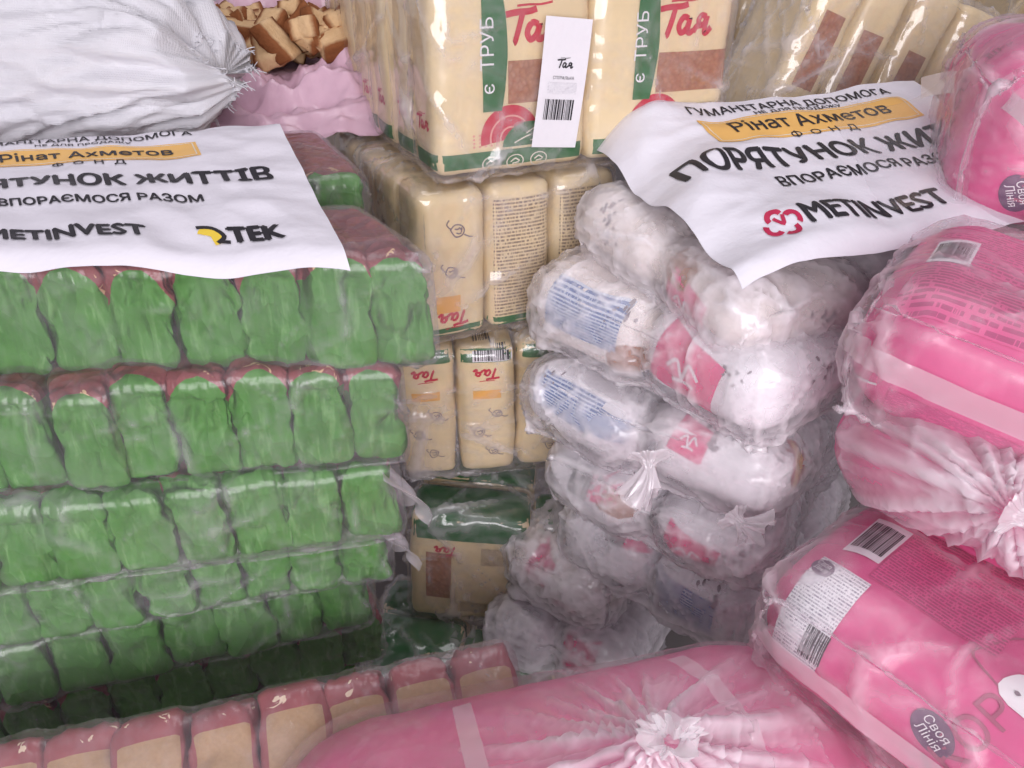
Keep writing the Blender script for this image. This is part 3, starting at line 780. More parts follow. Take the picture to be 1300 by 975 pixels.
# pasta bundle beside it, narrow sides with brown windows, leaning
def decoC(pk, i, j):
    pk.put('pasta_window', 'front', rect2d(.034, .10), 0, -.01, 'pasta_window')
    pk.put('lettering', 'front', logo2d(.03), 0, -pk.half[2] + .03, 'ink_red')
pC = P(960, 150, 1.12)
cream_bundle('leaning cream pasta bundle with brown windows behind the right printed sheet', (pC[0], pC[1], CAM_H - .25), R(14), (.078, .16, .26), 5, 1, 37, decoC, ry=R(20))
pC = P(1292, 150, 1.2)
cream_bundle('cream pasta bundle at the right edge behind the upper pink sugar bag', (pC[0] + .03, pC[1] - .02, CAM_H - .25), R(4), (.085, .16, .24), 3, 1, 38, decoC)
pC = P(830, 60, 1.62)
cream_bundle('cream pasta bundle farthest back, seen between the tag bundle and the leaning one', (pC[0], pC[1], CAM_H - .30), R(6), (.17, .09, .34), 5, 1, 39, lambda pk, i, j: None)

# second layer
def decoB2(pk, i, j):
    hz = pk.half[2]
    if j == 0:
        if i == 0:
            pk.put('drawing', 'front', cow2d(.016, 3), .004, .045, 'ink_grey', flip=False); pk.put('drawing', 'front', cow2d(.015, 5), -.006, -.005, 'ink_grey')
            pk.put('lettering', 'front', logo2d(.040), .004, hz - .030, 'ink_red', flip=True)
            pk.put('orange_patch', 'front', rect2d(.03, .022), -.01, -hz + .05, 'ink_orange')
        else:
            pk.put('fine_print', 'front', rect2d(.07, .15), 0, 0, 'print_cream')
        pk.put('green_band', 'front', rect2d(pk.half[0] * 2 - .006, .018), 0, -hz + .010, 'ink_green')
    if i == 0 and j: 
        pk.put('drawing', 'left', cow2d(.014, j), .004, .05 - .03 * (j % 2), 'ink_grey'); pk.put('drawing', 'left', cow2d(.012, j + 9), .0, -.02, 'ink_grey')
cB = P(556, 432, 1.0); 
cream_bundle('glossy cream pasta bundle directly under the topmost one, drawings on its packets', (-.105, .862, CAM_H - .448), R(26), (.088, .088, .196), 3, 6, 41, decoB2, film='film_clear')
def decoB3(pk, i, j):
    hz = pk.half[2]
    if j == 0:
        pk.put('green_band', 'front', rect2d(pk.half[0] * 2 - .006, .022), 0, hz - .012, 'ink_green')
        pk.put('lettering', 'front', logo2d(.034), 0, -hz + .165 - hz * 2 + .0 if False else -(hz - .040), 'ink_red', flip=True)
        pk.put('orange_patch', 'front', rect2d(.036, .012), 0, hz - .070, 'ink_orange')
        pk.put('drawing', 'front', cow2d(.013, 21 + i), .012, hz - .10, 'ink_grey'); pk.put('drawing', 'front', cow2d(.014, 22 + i), -.012, hz - .128, 'ink_grey'); pk.put('drawing', 'front', cow2d(.012, 23 + i), .006, hz - .16, 'ink_grey')
        if i == 1: pk.put('barcode_patch', 'front', rect2d(.05, .02), .008, hz - .012, 'label_white', off=.0012); pk.put('barcode', 'front', bars2d(.045, .017, 5, 20), .008, hz - .012, 'ink_black', off=.0018)
cream_bundle('tan pasta bundle with upside-down red lettering, third down beside the green stack', (-.150, .870, CAM_H - .658), R(8), (.080, .09, .204), 4, 2, 43, decoB3)
def decoB4(pk, i, j):
    hz = pk.half[2]
    if j == 0:
        pk.put('green_band', 'front', rect2d(pk.half[0] * 2 - .006, .042), 0, hz - .020, 'ink_green')
        if i == 0:
            pk.put('lettering', 'front', logo2d(.036), -.045, -(hz - .062), 'ink_red', flip=True) if False else pk.put('lettering', 'front', logo2d(.034), .032, -(hz - .060), 'ink_red', flip=True)
            pk.put('pasta_window', 'front', rect2d(.036, .085), -.042, -.01, 'pasta_window')
            pk.put('fine_print', 'front', rect2d(.05, .03), .042, hz - .066, 'print_cream')
            pk.put('fine_print', 'front', rect2d(.06, .02), .02, -hz + .03, 'print_cream')
    pk.put('green_band', 'top', rect2d(pk.half[0] * 2 - .01, pk.half[1] * 2 - .01), 0, 0, 'ink_green')
cream_bundle('tan pasta bundle with green top and brown window low in the gap between the stacks', (-.155, .850, CAM_H - .885), R(-4), (.170, .085, .20), 2, 2, 47, decoB4, ry=R(4))
def decoB5(pk, i, j):
    hz = pk.half[2]
    pk.put('green_band', 'front', rect2d(pk.half[0] * 2 - .006, .06), 0, hz - .034, 'ink_green'); pk.put('green_band', 'top', rect2d(pk.half[0] * 2 - .01, pk.half[1] * 2 - .01), 0, 0, 'ink_green')
    if j == 0: pk.put('lettering', 'front', logo2d(.045), 0, -(hz - .09), 'ink_red', flip=True)
cream_bundle('lowest pasta bundle, dark green end just above the front pink bag', (-.215, .79, .0), R(-10), (.14, .075, .120), 3, 2, 49, decoB5)
# ------------------------------------------------------------------ milky plastic bags of white flake packets
def speck2d(k, seed, n=14):
    rg = random.Random(seed)
    return join2d(*[xf2d(disc2d(k * rg.uniform(.06, .16), k * rg.uniform(.05, .12), 0, 0, 7, 1, 0, 0, 6.283, .2, i), 1, rg.uniform(0, 3), rg.gauss(0, k * .4), rg.gauss(0, k * .3)) for i in range(n)])
def wbag(label, back, front, thick, width, seed, nx=2, ny=2, slack=.965, deco=(), drop=0, r=.040, haze=(.12, .18, .5), rl=0, milky='film_milky'):
    """back: left rear lower corner, front: corner nearest the camera (both world), width to the right rear"""
    rng = np.random.default_rng(seed); back, front = np.asarray(back), np.asarray(front)
    d = front - back; L = math.hypot(d[0], d[1]); yaw = math.atan2(d[1], d[0])
    t = thing('flake_bag', label, 'bag', back, yaw, 'milky plastic bags of white flake packets', rl, -math.atan2(d[2], L))
    packs = {}; boxes = []; w, dd = L / nx, width / ny
    for i in range(nx):
        for j in range(ny):
            rot = rotm(rng.uniform(-.15, .15), rng.uniform(-.12, .12), rng.uniform(-.15, .15))
            c = ((i + .5) * w, (j + .5) * dd, thick / 2 + rng.uniform(-.004, .006))
            pk = Pack(t, c, (w * 1.04, dd * 1.02, thick * rng.uniform(.9, 1.0)), seed * 77 + i * 7 + j, 'white_packet' if rng.random() < .8 else 'tan_packet', rot, r=min(r, w * .42), bulge=.006, h=.010)
            boxes.append(pk.box); packs[i, j] = pk
    for (i, j, face, kind, x, z, sc) in deco:
        pk = packs[i, j]
        if kind == 'blue':
            pk.put('nutrition_panel', face, rect2d(.066 * sc, .038 * sc), x, z, 'print_blue')
        elif kind == 'white':
            pk.put('nutrition_panel', face, rect2d(.055 * sc, .042 * sc), x, z, 'print_white'); pk.put('barcode', face, bars2d(.026 * sc, .018 * sc, seed, 18), x + .01, z + .008 * sc, 'ink_black', off=.0013)
        elif kind == 'pink':
            pk.put('pink_panel', face, xf2d(rect2d(.052 * sc, .040 * sc), 1, rng.uniform(-.3, .3)), x, z, 'ink_pink')
            pk.put('panel_script', face, xf2d(stroke2d([[(-.8, 0), (-.3, .4), (0, -.3), (.3, .4), (.8, -.1)], [(-.5, -.5), (.1, -.4), (.6, -.5)]], .16), .016 * sc), x, z, 'ink_white', off=.0013)
        elif kind == 'grain':
            pk.put('grain_picture', face, disc2d(.024 * sc, .018 * sc, 0, 0, 20, 3, 0, 0, 6.283, .12, seed), x, z, 'pasta_window')
        elif kind == 'amber':
            pk.put('grain_picture', face, xf2d(disc2d(.006 * sc, .016 * sc, 0, 0, 14, 2, 0, 0, 6.283, .1, 2), 1, R(-20)), x, z, 'ink_gold', off=.0012)
            pk.put('grain_picture', face, xf2d(disc2d(.010 * sc, .021 * sc, 0, 0, 14, 2, 0, 0, 6.283, .15, 4), 1, R(-20)), x, z, 'ink_red')
        elif kind == 'specks':
            pk.put('drawing', face, speck2d(.022 * sc, seed + i, 9), x, z, 'ink_grey')
        elif kind == 'text':
            pk.put('fine_print', face, speck2d(.022 * sc, seed + 5 + i, 14), x, z, 'ink_grey')
    V, F = shrink_film(boxes, (L / 2 + .012, width / 2 + .012, thick / 2 + .010), (L / 2, width / 2, thick / 2), .04, .011, 36, slack, .10, (.02, .02, .02), seed=seed, zlo=-.012, bend=.07, press=.0005)
    film_mesh('plastic_film', V, F, milky, t, rng, seed, 190, .0036, .0034, .11, .001, haze, fine=.0009, fvec=(34, 20, 44), big=26, bigamp=.007)
    return t
def film_knot(parent, name, p, d, size, seed, mat='film_gathered', flare=1.0, tail=1.0):
    """gathered film: tight throat, then a thin ruffled tail around direction d"""
    d = Vector(d).normalized(); q = np.array(d.to_track_quat('Z', 'Y').to_matrix())
    n, m = 110, 30; rg = random.Random(seed); ph = [rg.uniform(0, 6.28) for _ in range(8)]
    T, A = np.meshgrid(np.linspace(0, 1, m + 1), np.arange(n) * 2 * math.pi / n, indexing='ij'); t, a = T.ravel(), A.ravel()
    rad = size * (1.3 * np.exp(-(t / .12) ** 2) + .40 + .22 * np.exp(-((t - .22) / .06) ** 2) + flare * 1.3 * np.maximum(0, t - .32) ** 1.1)
    w = a + .25 * np.sin(3 * a + ph[5] + 2 * t)
    amp = .10 + .22 * np.maximum(0, t - .25)
    k = 1 + amp * (np.sin(7 * w + ph[0] + 1.5 * t) + .8 * np.sin(11 * w + ph[1] - 2 * t) + .6 * np.sin(19 * w + ph[2])) + .35 * flare * t * np.sin(2 * a + ph[6])
    zz = t * size * 2.8 * tail * (1 + .22 * np.sin(2 * a + ph[4]) + .12 * np.sin(5 * a + ph[7]))
    b = t ** 2 * size * 1.5
    V = np.stack([rad * k * np.cos(a) + b * math.sin(ph[3]), rad * k * .7 * np.sin(a) + b * math.cos(ph[3]), zz], 1)
    F = [(j * n + i, j * n + (i + 1) % n, (j + 1) * n + (i + 1) % n, (j + 1) * n + i) for j in range(m) for i in range(n)]
    return mesh_obj(name, V @ q.T + np.asarray(p), F, mat, parent)
Z = lambda x, y, z: np.array([x, y, CAM_H + z])
W1 = wbag('uppermost milky bag of white packets, right under the creased printed sheet', Z(.062, .905, -.338), Z(.212, .648, -.368), .084, .36, 61, rl=R(-3),
     deco=[(0, 0, 'front', 'specks', .0, .0, 1), (1, 0, 'front', 'grain', -.035, .02, 1.1), (1, 0, 'front', 'pink', -.01, -.012, 1.2), (0, 0, 'front', 'text', -.02, .02, 1), (1, 0, 'right', 'text', .02, .0, 1.2), (1, 1, 'right', 'text', .0, .0, 1.2)])
W2 = wbag('second milky bag of white packets from the top, blue nutrition panel on its left end', Z(.012, .868, -.440), Z(.245, .622, -.452), .105, .36, 62, rl=R(4),
     deco=[(0, 0, 'front', 'blue', .0, .022, 1.5), (0, 0, 'front', 'specks', .045, .036, 1), (0, 0, 'front', 'grain', .062, -.012, 1.1), (1, 0, 'front', 'pink', -.012, .0, 1.6), (1, 0, 'right', 'text', .0, .02, 1), (1, 0, 'front', 'specks', .04, .02, .8)])
W3 = wbag('third milky bag of white packets from the top, amber grain picture on its front', Z(.0, .815, -.540), Z(.262, .622, -.550), .098, .36, 63, rl=R(-5),
     deco=[(0, 0, 'front', 'blue', -.01, .022, 1.3), (0, 0, 'front', 'specks', -.05, .03, .8), (0, 0, 'front', 'blue', .05, .015, .7), (1, 0, 'front', 'specks', .0, .03, 1.4), (1, 0, 'front', 'pink', -.02, .02, .8), (1, 0, 'right', 'amber', -.035, .015, 1.4), (1, 0, 'right', 'specks', -.065, .03, .7), (1, 0, 'right', 'text', .02, .0, 1.2)])
W4 = wbag('fourth milky bag of white packets, barcode label at its left and a white film knot', Z(.036, .795, -.632), Z(.262, .625, -.640), .090, .35, 64, rl=R(5),
     deco=[(0, 0, 'front', 'white', -.015, .010, 1.25), (0, 0, 'front', 'pink', .025, .03, .7), (0, 0, 'front', 'grain', .05, .02, 1.1), (1, 0, 'front', 'pink', -.025, -.005, 1.2), (1, 0, 'front', 'text', .02, .0, 1.2)])
W5 = wbag('fifth milky bag of white packets, slanting barcode and bluish panel facing the front', Z(.050, .795, -.735), Z(.262, .628, -.745), .102, .35, 65, rl=R(-4),
     deco=[(0, 0, 'front', 'white', .01, .02, .9), (1, 0, 'front', 'blue', -.02, .0, 1.4), (1, 0, 'front', 'specks', .01, .035, 1.3), (0, 0, 'front', 'pink', .035, .04, 1.0), (1, 0, 'right', 'text', .0, .02, 1)])
W6 = wbag('small round milky bag with pink square left of the fifth bag, above the lowest one', Z(-.018, .820, -.815), Z(.125, .735, -.820), .105, .18, 66, 1, 1, r=.045,
     deco=[(0, 0, 'front', 'pink', -.018, .026, .72), (0, 0, 'front', 'pink', .03, -.015, .6), (0, 0, 'front', 'specks', -.045, -.01, .7)])
W7 = wbag('lowest milky bag with a twisted film tail, resting above the front pink bag', Z(-.045, .785, -.915), Z(.150, .690, -.920), .100, .20, 67, 2, 1, r=.04,
     deco=[(0, 0, 'front', 'specks', .0, .02, 1.0), (1, 0, 'front', 'pink', -.01, .022, .95), (1, 0, 'front', 'specks', -.035, .02, .8), (1, 0, 'front', 'text', -.03, -.02, .7)])
def to_local(o, p):
    bpy.context.view_layer.update(); return o.matrix_world.inverted() @ Vector(p)
def to_local_dir(o, d):
    return o.matrix_world.inverted().to_3x3() @ Vector(d)
def wknot(o, px, py, d, dirw, size, seed, **k):
    p = to_local(o, P(px, py, d)); film_knot(o, 'film_knot', p, to_local_dir(o, dirw), size, seed, **k)
wknot(W4, 824, 578, .790, (.05, -.75, -.55), .013, 3, flare=1.0, tail=1.1)
wknot(W5, 930, 655, .800, (.5, -.7, -.2), .012, 5, flare=1.2, tail=1.0)
wknot(W7, 640, 832, .965, (-1.0, -.35, .12), .010, 8, flare=.5, tail=2.0)
# ------------------------------------------------------------------ pink sugar bags in clear film
def jar2d(k):
    return stroke2d([[(x * k, y * k) for x, y in l] for l in ([(-.4, .9), (-.5, .7), (-.5, .6), (.5, .6), (.5, .7), (.4, .9), (-.4, .9)], [(-.45, .6), (-.65, .3), (-.7, -.3), (-.6, -.8), (.6, -.8), (.7, -.3), (.65, .3), (.45, .6)],
                                                           [(0, .9), (-.12, 1.05), (0, 1.2), (.12, 1.05), (0, .9)], [(-.5, .66), (.5, .66)], [(-.48, .78), (.48, .78)])], .05 * k)
def oval_logo(pk, face, x, z, w, a=0, off=.0007):
    f = lambda sh: xf2d(sh, 1, a)
    pk.put('oval_emblem', face, f(disc2d(w * .5, w * .36, 0, 0, 26, 3)), x, z, 'ink_plum', off=off)
    pk.put('emblem_lettering', face, f(xf2d(text2d('Своя', w * .62, bold=.03, shear=.2), 1, 0, 0, w * .04)), x, z, 'ink_white', off=off + .0007)
    pk.put('emblem_lettering', face, f(xf2d(text2d('Лінія', w * .62, bold=.03, shear=.2), 1, 0, 0, -w * .20)), x, z, 'ink_white', off=off + .0007)
def sugar_bag(label, loc, yaw, dims, seed, rx=0, ry=0, deco=None, film='film_pink', seam=True, r=.052, slack=1.02, cz=1, dirs=(.012, .02, .02), haze=(.02, .07, .32)):
    """loc: centre"""
    t = thing('sugar_bag', label, 'bag', loc, yaw, 'pink sugar bags in clear film', rx, ry)
    L, w, h = dims
    pk = Pack(t, (0, 0, 0), dims, seed, 'pink_packet', r=r, bulge=.006, h=.010)
    if deco: deco(pk)
    V, F = shrink_film([pk.box], (L / 2 + .012, w / 2 + .012, h / 2 + .010), (0, 0, 0), r * .9, .011, 36, slack, .07, dirs, seed=seed, bend=.06, press=.0009)
    _, V, F = film_mesh('plastic_film', V, F, film, t, np.random.default_rng(seed), seed, 130, .0055, .0045, .08, .0012, haze, fine=.0012, fvec=(30, 60, 60))
    if seam:   # welded film seam running round the waist, folded down
        n, m = 150, 4; VV = []; bv = tree(V, F)
        for j in range(m + 1):
            for i in range(n):
                a = 2 * math.pi * i / n; dv = Vector((math.cos(a), math.sin(a), 0))
                o = Vector((math.cos(a) * L, math.sin(a) * w, 0)); 
                z = .010 - .020 * j / m + .003 * math.sin(a * 3 + seed)
                c = Vector((math.copysign(abs(math.cos(a)) ** .25, math.cos(a)) * L * .5, math.copysign(abs(math.sin(a)) ** .25, math.sin(a)) * w * .5, z))
                hit = bv.ray_cast(Vector((c.x * 1.6, c.y * 1.6, z)), Vector((-c.x, -c.y, 0)).normalized())
                b = hit[0] if hit[0] else c
                out = Vector((c.x, c.y, 0)).normalized()
                VV.append(b + out * (.0016 + .0006 * math.sin(j / m * math.pi) + .0012 * noise(np.array([[a * 8, j * .7, seed]]), 3)[0]))
        FF = [(j * n + i, (j + 1) * n + i, (j + 1) * n + (i + 1) % n, j * n + (i + 1) % n) for j in range(m) for i in range(n)]
        mesh_obj('film_seam', VV, FF, 'film_seam', t)
    return t
def barcode(pk, face, x, z, w, h, a, seed):
    pk.put('barcode_patch', face, xf2d(rect2d(w, h), 1, a), x, z, 'label_white', off=.001)
    pk.put('barcode', face, xf2d(bars2d(w * .86, h * .72, seed, 28), 1, a), x, z, 'ink_black', off=.0016)
# second from top: barcode on its upper face
def dP2(pk):
    barcode(pk, 'top', -.160, .005, .030, .062, 0, 7)
    pk.put('fine_print', 'top', rect2d(.30, .21), -.03, -.005, 'print_pink_fine')
    pk.put('fine_print', 'front', rect2d(.33, .035), .01, -.036, 'print_pink_fine')
    pk.put('print_frame', 'front', stroke2d([[(-.165, .014), (-.185, .0), (-.165, -.016)]], .002), .0, -.036, 'ink_white')
P2c = np.array([.264, .551, 0]); a_ = np.array([math.cos(R(-35)), math.sin(R(-35)), 0]); b_ = np.array([-math.sin(R(-35)), math.cos(R(-35)), 0])
c2 = P2c + a_ * .19 + b_ * .125; c2[2] = CAM_H - .318
sugar_bag('pink sugar bag with barcode on top and bright film seam, beside the white bags', c2, R(-35), (.40, .255, .125), 71, ry=R(9), deco=dP2)
# uppermost, at the right edge
def dP1(pk):
    pk.put('lettering', 'left', xf2d(text2d('ЦУКОР', .12, bold=.02), 1, R(90)), .062, .0, 'ink_rose')
    oval_logo(pk, 'left', -.010, -.028, .046, R(-60))
    pk.put('drawing', 'left', jar2d(.022), .06, .055, 'ink_rose')
    pk.put('lettering', 'front', xf2d(text2d('ЦУКОР', .11, bold=.02), 1, R(80)), -.070, .0, 'ink_rose')
    oval_logo(pk, 'front', -.098, -.044, .040, R(-65))
    pk.put('drawing', 'front', jar2d(.022), -.085, .045, 'ink_rose')
pp = P(1218, 150, .80)
TP1 = sugar_bag('uppermost pink sugar bag at the right edge, clear film trailing over the sheet', (pp[0] + .178, pp[1] + .03, CAM_H - .182), R(-20), (.32, .29, .185), 72, deco=dP1, seam=False, r=.060)
# its loose film skirt lying over the sheet
nx, ny = 30, 16; SV = []; bpy.context.view_layer.update()
bvR = BVHTree.FromObject(SR.o, bpy.context.evaluated_depsgraph_get())
for j in range(ny + 1):
    for i in range(nx + 1):
        u, v = i / nx, j / ny
        p = (P(1232, 70, .84) * (1 - u) + P(1226, 262, .70) * u) * (1 - v) + (P(1035, 102, 1.03) * (1 - u) + P(1090, 260, .80) * u) * v
        k = noise(np.array([[u * 7, v * 3, .5]]), 8)[0]; v2 = v * (.62 + .5 * noise(np.array([[u * 4, 1.3, .5]]), 5)[0] + .25 * math.sin(u * 2.6))
        p = (P(1232, 70, .84) * (1 - u) + P(1226, 262, .70) * u) * (1 - v2) + (P(1035, 102, 1.03) * (1 - u) + P(1090, 260, .80) * u) * v2
        p = p + (0, 0, .006 + .010 * k + .035 * (1 - v) ** 2 * math.sin(u * 3.14))
        hit = bvR.ray_cast(Vector((p[0], p[1], p[2] + .3)), Vector((0, 0, -1)))
        if hit[0]: p[2] = max(hit[0].z + .004 + .003 * k + .05 * (1 - v) ** 3, min(p[2], hit[0].z + .006 + .10 * (1 - v) ** 2))
        SV.append(to_local(TP1, p))
mesh_obj('film_skirt', SV, [(j * (nx + 1) + i, j * (nx + 1) + i + 1, (j + 1) * (nx + 1) + i + 1, (j + 1) * (nx + 1) + i) for j in range(ny) for i in range(nx)], 'film_skirt', TP1)
SV = []
for j in range(5):
    for i in range(27):
        u, v = i / 26, j / 4
        p = (P(1165, 116, .975) * (1 - u) + P(1312, 170, .70) * u) * (1 - v) + (P(1165, 142, .945) * (1 - u) + P(1312, 205, .69) * u) * v
        SV.append(to_local(TP1, p + (0, 0, .016 + .02 * math.sin(u * 3.1) )))
mesh_obj('film_fold', SV, [(j * 27 + i, j * 27 + i + 1, (j + 1) * 27 + i + 1, (j + 1) * 27 + i) for j in range(4) for i in range(26)], 'film_band', TP1)
# fourth: paper label with oval emblem
def dP4(pk):
    barcode(pk, 'top', -.152, .004, .030, .060, 0, 9)
    pk.put('fine_print', 'top', rect2d(.10, .13), -.085, .02, 'print_pink_fine')
    pk.put('paper_label', 'edge', rect2d(.044, .080, .005), -.150, -.037, 'print_white', off=.002)
    oval_logo(pk, 'edge', -.164, -.006, .020, 0, .0022)
    pk.put('barcode', 'edge', bars2d(.020, .024, 4, 14), -.136, -.060, 'ink_black', off=.0026)
    oval_logo(pk, 'edge', -.040, -.062, .034, R(-20))
    pk.put('lettering', 'edge', xf2d(text2d('ЦУКОР', .105, bold=.01), 1, R(78)), -.014, -.070, 'ink_rose')
    pk.put('drawing', 'top', xf2d(jar2d(.040), 1, R(-20)), -.012, -.035, 'ink_rose')
    pk.put('sugar_heap', 'top', disc2d(.026, .020, 0, 0, 22, 3, 0, 0, 6.28, .08, 3), .004, -.060, 'ink_white', off=.001)
    pk.put('sugar_specks', 'top', speck2d(.020, 4, 18), .004, -.060, 'ink_grey', off=.0016)
c4 = P(1000, 700, .665); a4 = np.array([math.cos(R(-50)), math.sin(R(-50)), 0]); b4 = np.array([-math.sin(R(-50)), math.cos(R(-50)), 0])
c4 = np.array([c4[0], c4[1], 0]) + a4 * .19 + b4 * .07; c4[2] = CAM_H - .520
sugar_bag('pink sugar bag with white paper label and barcode, under the tied bag', c4, R(-50), (.40, .22, .125), 73, ry=R(3), rx=R(0), deco=dP4, dirs=(.01, .03, .03))
# fifth, below, crumpled shiny film
c5 = P(1075, 900, .66)
sugar_bag('crumpled shiny film corner of a pink sugar bag under the labelled bag', c5 + (.075, .0, -.085), R(-50), (.30, .22, .10), 74, ry=R(6), film='film_clear', slack=1.08, seam=False)

BV = {}
# bags with a tied neck: body, pleated film running into a knot
def tied_bag(label, center, R3, dims, knot, seed, spread, kdir, ksize, film='film_tied', r=.08, tilt_fill=None, deco=None, pleat=.006, npl=(17, 29, 47), flare=.7):
    """R3: world rotation of the body, knot: world point the film is gathered to"""
    t = thing('tied_sugar_bag', label, 'bag', center, 0, 'pink sugar bags in clear film')
    pk = Pack(t, (0, 0, 0), dims, seed, 'pink_packet', rot=R3, r=r, bulge=.006, h=.010)
    if deco: deco(pk)
    V, F, B = rbox(np.array(dims) / 2 + .0035, r + .003, .0055); V = V @ R3.T
    k = np.asarray(knot) - np.asarray(center); kd = k / np.linalg.norm(k)
    al = V @ kd; hi = al.max()
    # pull the side that looks at the knot into a cone
    rad = V - np.outer(al, kd)
    up = np.array([0, 0, 1.]) - kd * kd[2]; up /= np.linalg.norm(up); sd = np.cross(kd, up)
    q = V - k * 0; dist = np.linalg.norm(rad - 0, axis=1)
    th = np.arctan2(rad @ up, rad @ sd)
    w = np.clip((al - (hi - spread)) / spread, 0, 1)                     # 0 far side .. 1 at the cap
    capr = np.clip(dist / dist.max(), 0, 1)
    ww = (w ** .8) * np.clip(1.15 - capr, 0, 1) ** 1.1
    kp = k
    Vn = V + (kp - V) * np.clip(ww, 0, .97)[:, None]
    n3 = vnormals(Vn, F)
    rng = random.Random(seed); ph = [rng.uniform(0, 6.28) for _ in range(6)]
    wob = .5 * noise(np.stack([np.cos(th) * 2, np.sin(th) * 2, capr * 1.5], 1), seed)
    f = sum((1 - np.abs(np.sin(n_ * (th + wob * .35) * .5 + ph[i]))) * a for i, (n_, a) in enumerate(zip(npl, (1, .8, .6))))
    dk = np.linalg.norm(Vn - kp, axis=1)
    amp = pleat * np.exp(-((dk - .05) / .11) ** 2) * np.clip(w * 1.6, 0, 1) * np.clip(dk / .03, .15, 1)
    Vn = Vn + n3 * (.002 + amp * f)[:, None]
    hz0 = np.clip(f * amp / pleat * .5, 0, .6)
    _, Vn, F = film_mesh('plastic_film', Vn, F, film, t, np.random.default_rng(seed), seed, 70, .003, .004, .06, .0005, (.05, .12, .35), sub=False, extra=hz0)
    BV[label] = (tree(Vn, F), R3)
    film_knot(t, 'film_knot', kp - kd * ksize * .3, kdir, ksize, seed, flare=flare)
    return t
k3 = P(1283, 652, .545)
tied_bag('tied pink bag with film pleats gathered into a white knot at the right edge', Z(.435, .56, -.405), rotm(R(0), R(6), R(-40)), (.28, .22, .125), k3, 81, .20, (.55, -.7, .05), .012)
k6 = P(853, 930, .475)
T6 = tied_bag('large pink bag lying in front, film tied in a white knot facing the camera', np.array([.050, .412, CAM_H - .682]), rotm(R(-8), R(-7), R(9)), (.54, .26, .215), k6, 82, .16, (-.05, -.75, .35), .012, r=.110, flare=.8, pleat=.008)
# flat white film strips round it
bv6, R6 = list(BV.values())[-1]
for x6, w6 in ((-.062, .016), (.120, .016)):
    u6 = R6 @ np.array([1., .10, 0]); n6 = np.array([0, -.55, .83]); v6 = np.cross(n6, u6)
    decal('film_strip', bv6, R6 @ np.array([x6, -.02, 0]) + n6 * .1, u6, v6, rect2d(w6, .24, .006), 'film_seam', T6, .0015, .1, .3)
# ------------------------------------------------------------------ back: second green bundle, woven sack, opened sack of rusks
pb = P(466, 300, .88)
green_bundle('green packet bundle lying behind the left printed sheet, rounded green end at right', (pb[0], pb[1], CAM_H - .345), R(24), 9, .058, .24, .115, 27, G1, hem=False)
green_bundle('lowest green packet bundle of the left stack, half hidden by the beige packets', P(452, 872, 1.0) * (1, 1, 0) + (0, 0, CAM_H - .90), R(20), 11, .054, .15, .09, 28, G1, hem=False)

# white woven sack lying on its side, mouth to the right
ws = thing('woven_sack', 'crumpled white woven sack with frayed mouth lying behind the left printed sheet', 'sack', P(110, 120, 1.0))
def sackpt(t, a):
    """t along the sack 0..1 (to the mouth), a round it"""
    c = P(-190, 100, .98) * (1 - t) + P(272, 62, .97) * t
    c = c + (0, .02, .0)
    pin = np.clip((t - .55) / .45, 0, 1)
    rad = .155 * (1 - .62 * pin ** 1.5) * np.clip(t / .12, 0, 1) ** .4
    y, z = np.cos(a), np.sin(a)
    return c, rad, y, z
nt, na = 120, 150
T_, A_ = np.meshgrid(np.linspace(0.001, 1, nt), np.linspace(0, 2 * math.pi, na, endpoint=False), indexing='ij'); T_, A_ = T_.ravel(), A_.ravel()
c0, c1 = P(-190, 92, .99), P(282, 70, .96)
ctr = c0[None] * (1 - T_)[:, None] + c1[None] * T_[:, None] + np.stack([0 * T_, .04 * (1 - T_), -.02 * T_ ** 3], 1)
pin = np.clip((T_ - .45) / .55, 0, 1)
rad = .150 * (1 - .52 * pin ** 1.3) * np.clip(T_ / .12, 0, 1) ** .4 * np.clip((1.0 - T_) / .06, .12, 1) ** .5
q = np.stack([T_ * 2.2, np.cos(A_) * .9, np.sin(A_) * .9], 1)
fold = .020 * ridge(np.stack([T_ * 1.3 + np.sin(A_) * .5, np.cos(A_) * 2.4, np.sin(A_) * 2.4], 1), 4, 3) + .012 * ridge(np.stack([T_ * 2.5, np.cos(A_ + T_ * 1.2) * 5, np.sin(A_ + T_ * 1.2) * 5], 1), 9, 2) + .020 * noise(q * 2, 5)
fold = fold * (.75 + .8 * pin)
rr = rad + fold - .03
SV = ctr + np.stack([.018 * noise(q * 4, 7) + .03 * pin ** 3 * np.sin(A_ * 2 + 1), np.cos(A_) * rr * 1.05, np.sin(A_) * rr * (.95 - .25 * pin)], 1)
zf = CAM_H - .222; SV[:, 2] = np.where(SV[:, 2] < zf, zf + (SV[:, 2] - zf) * .12, SV[:, 2])
FF = [(j * na + i, (j + 1) * na + i, (j + 1) * na + (i + 1) % na, j * na + (i + 1) % na) for j in range(nt - 1) for i in range(na)]
base = np.array(ws.location)
capi = len(SV); SV = np.concatenate([SV, SV[(nt - 1) * na:].mean(0)[None]]); FF += [((nt - 1) * na + i, capi, (nt - 1) * na + (i + 1) % na, (nt - 1) * na + i)[:3] for i in range(na)]
mesh_obj('sack_cloth', SV - base, FF, 'woven_white', ws)
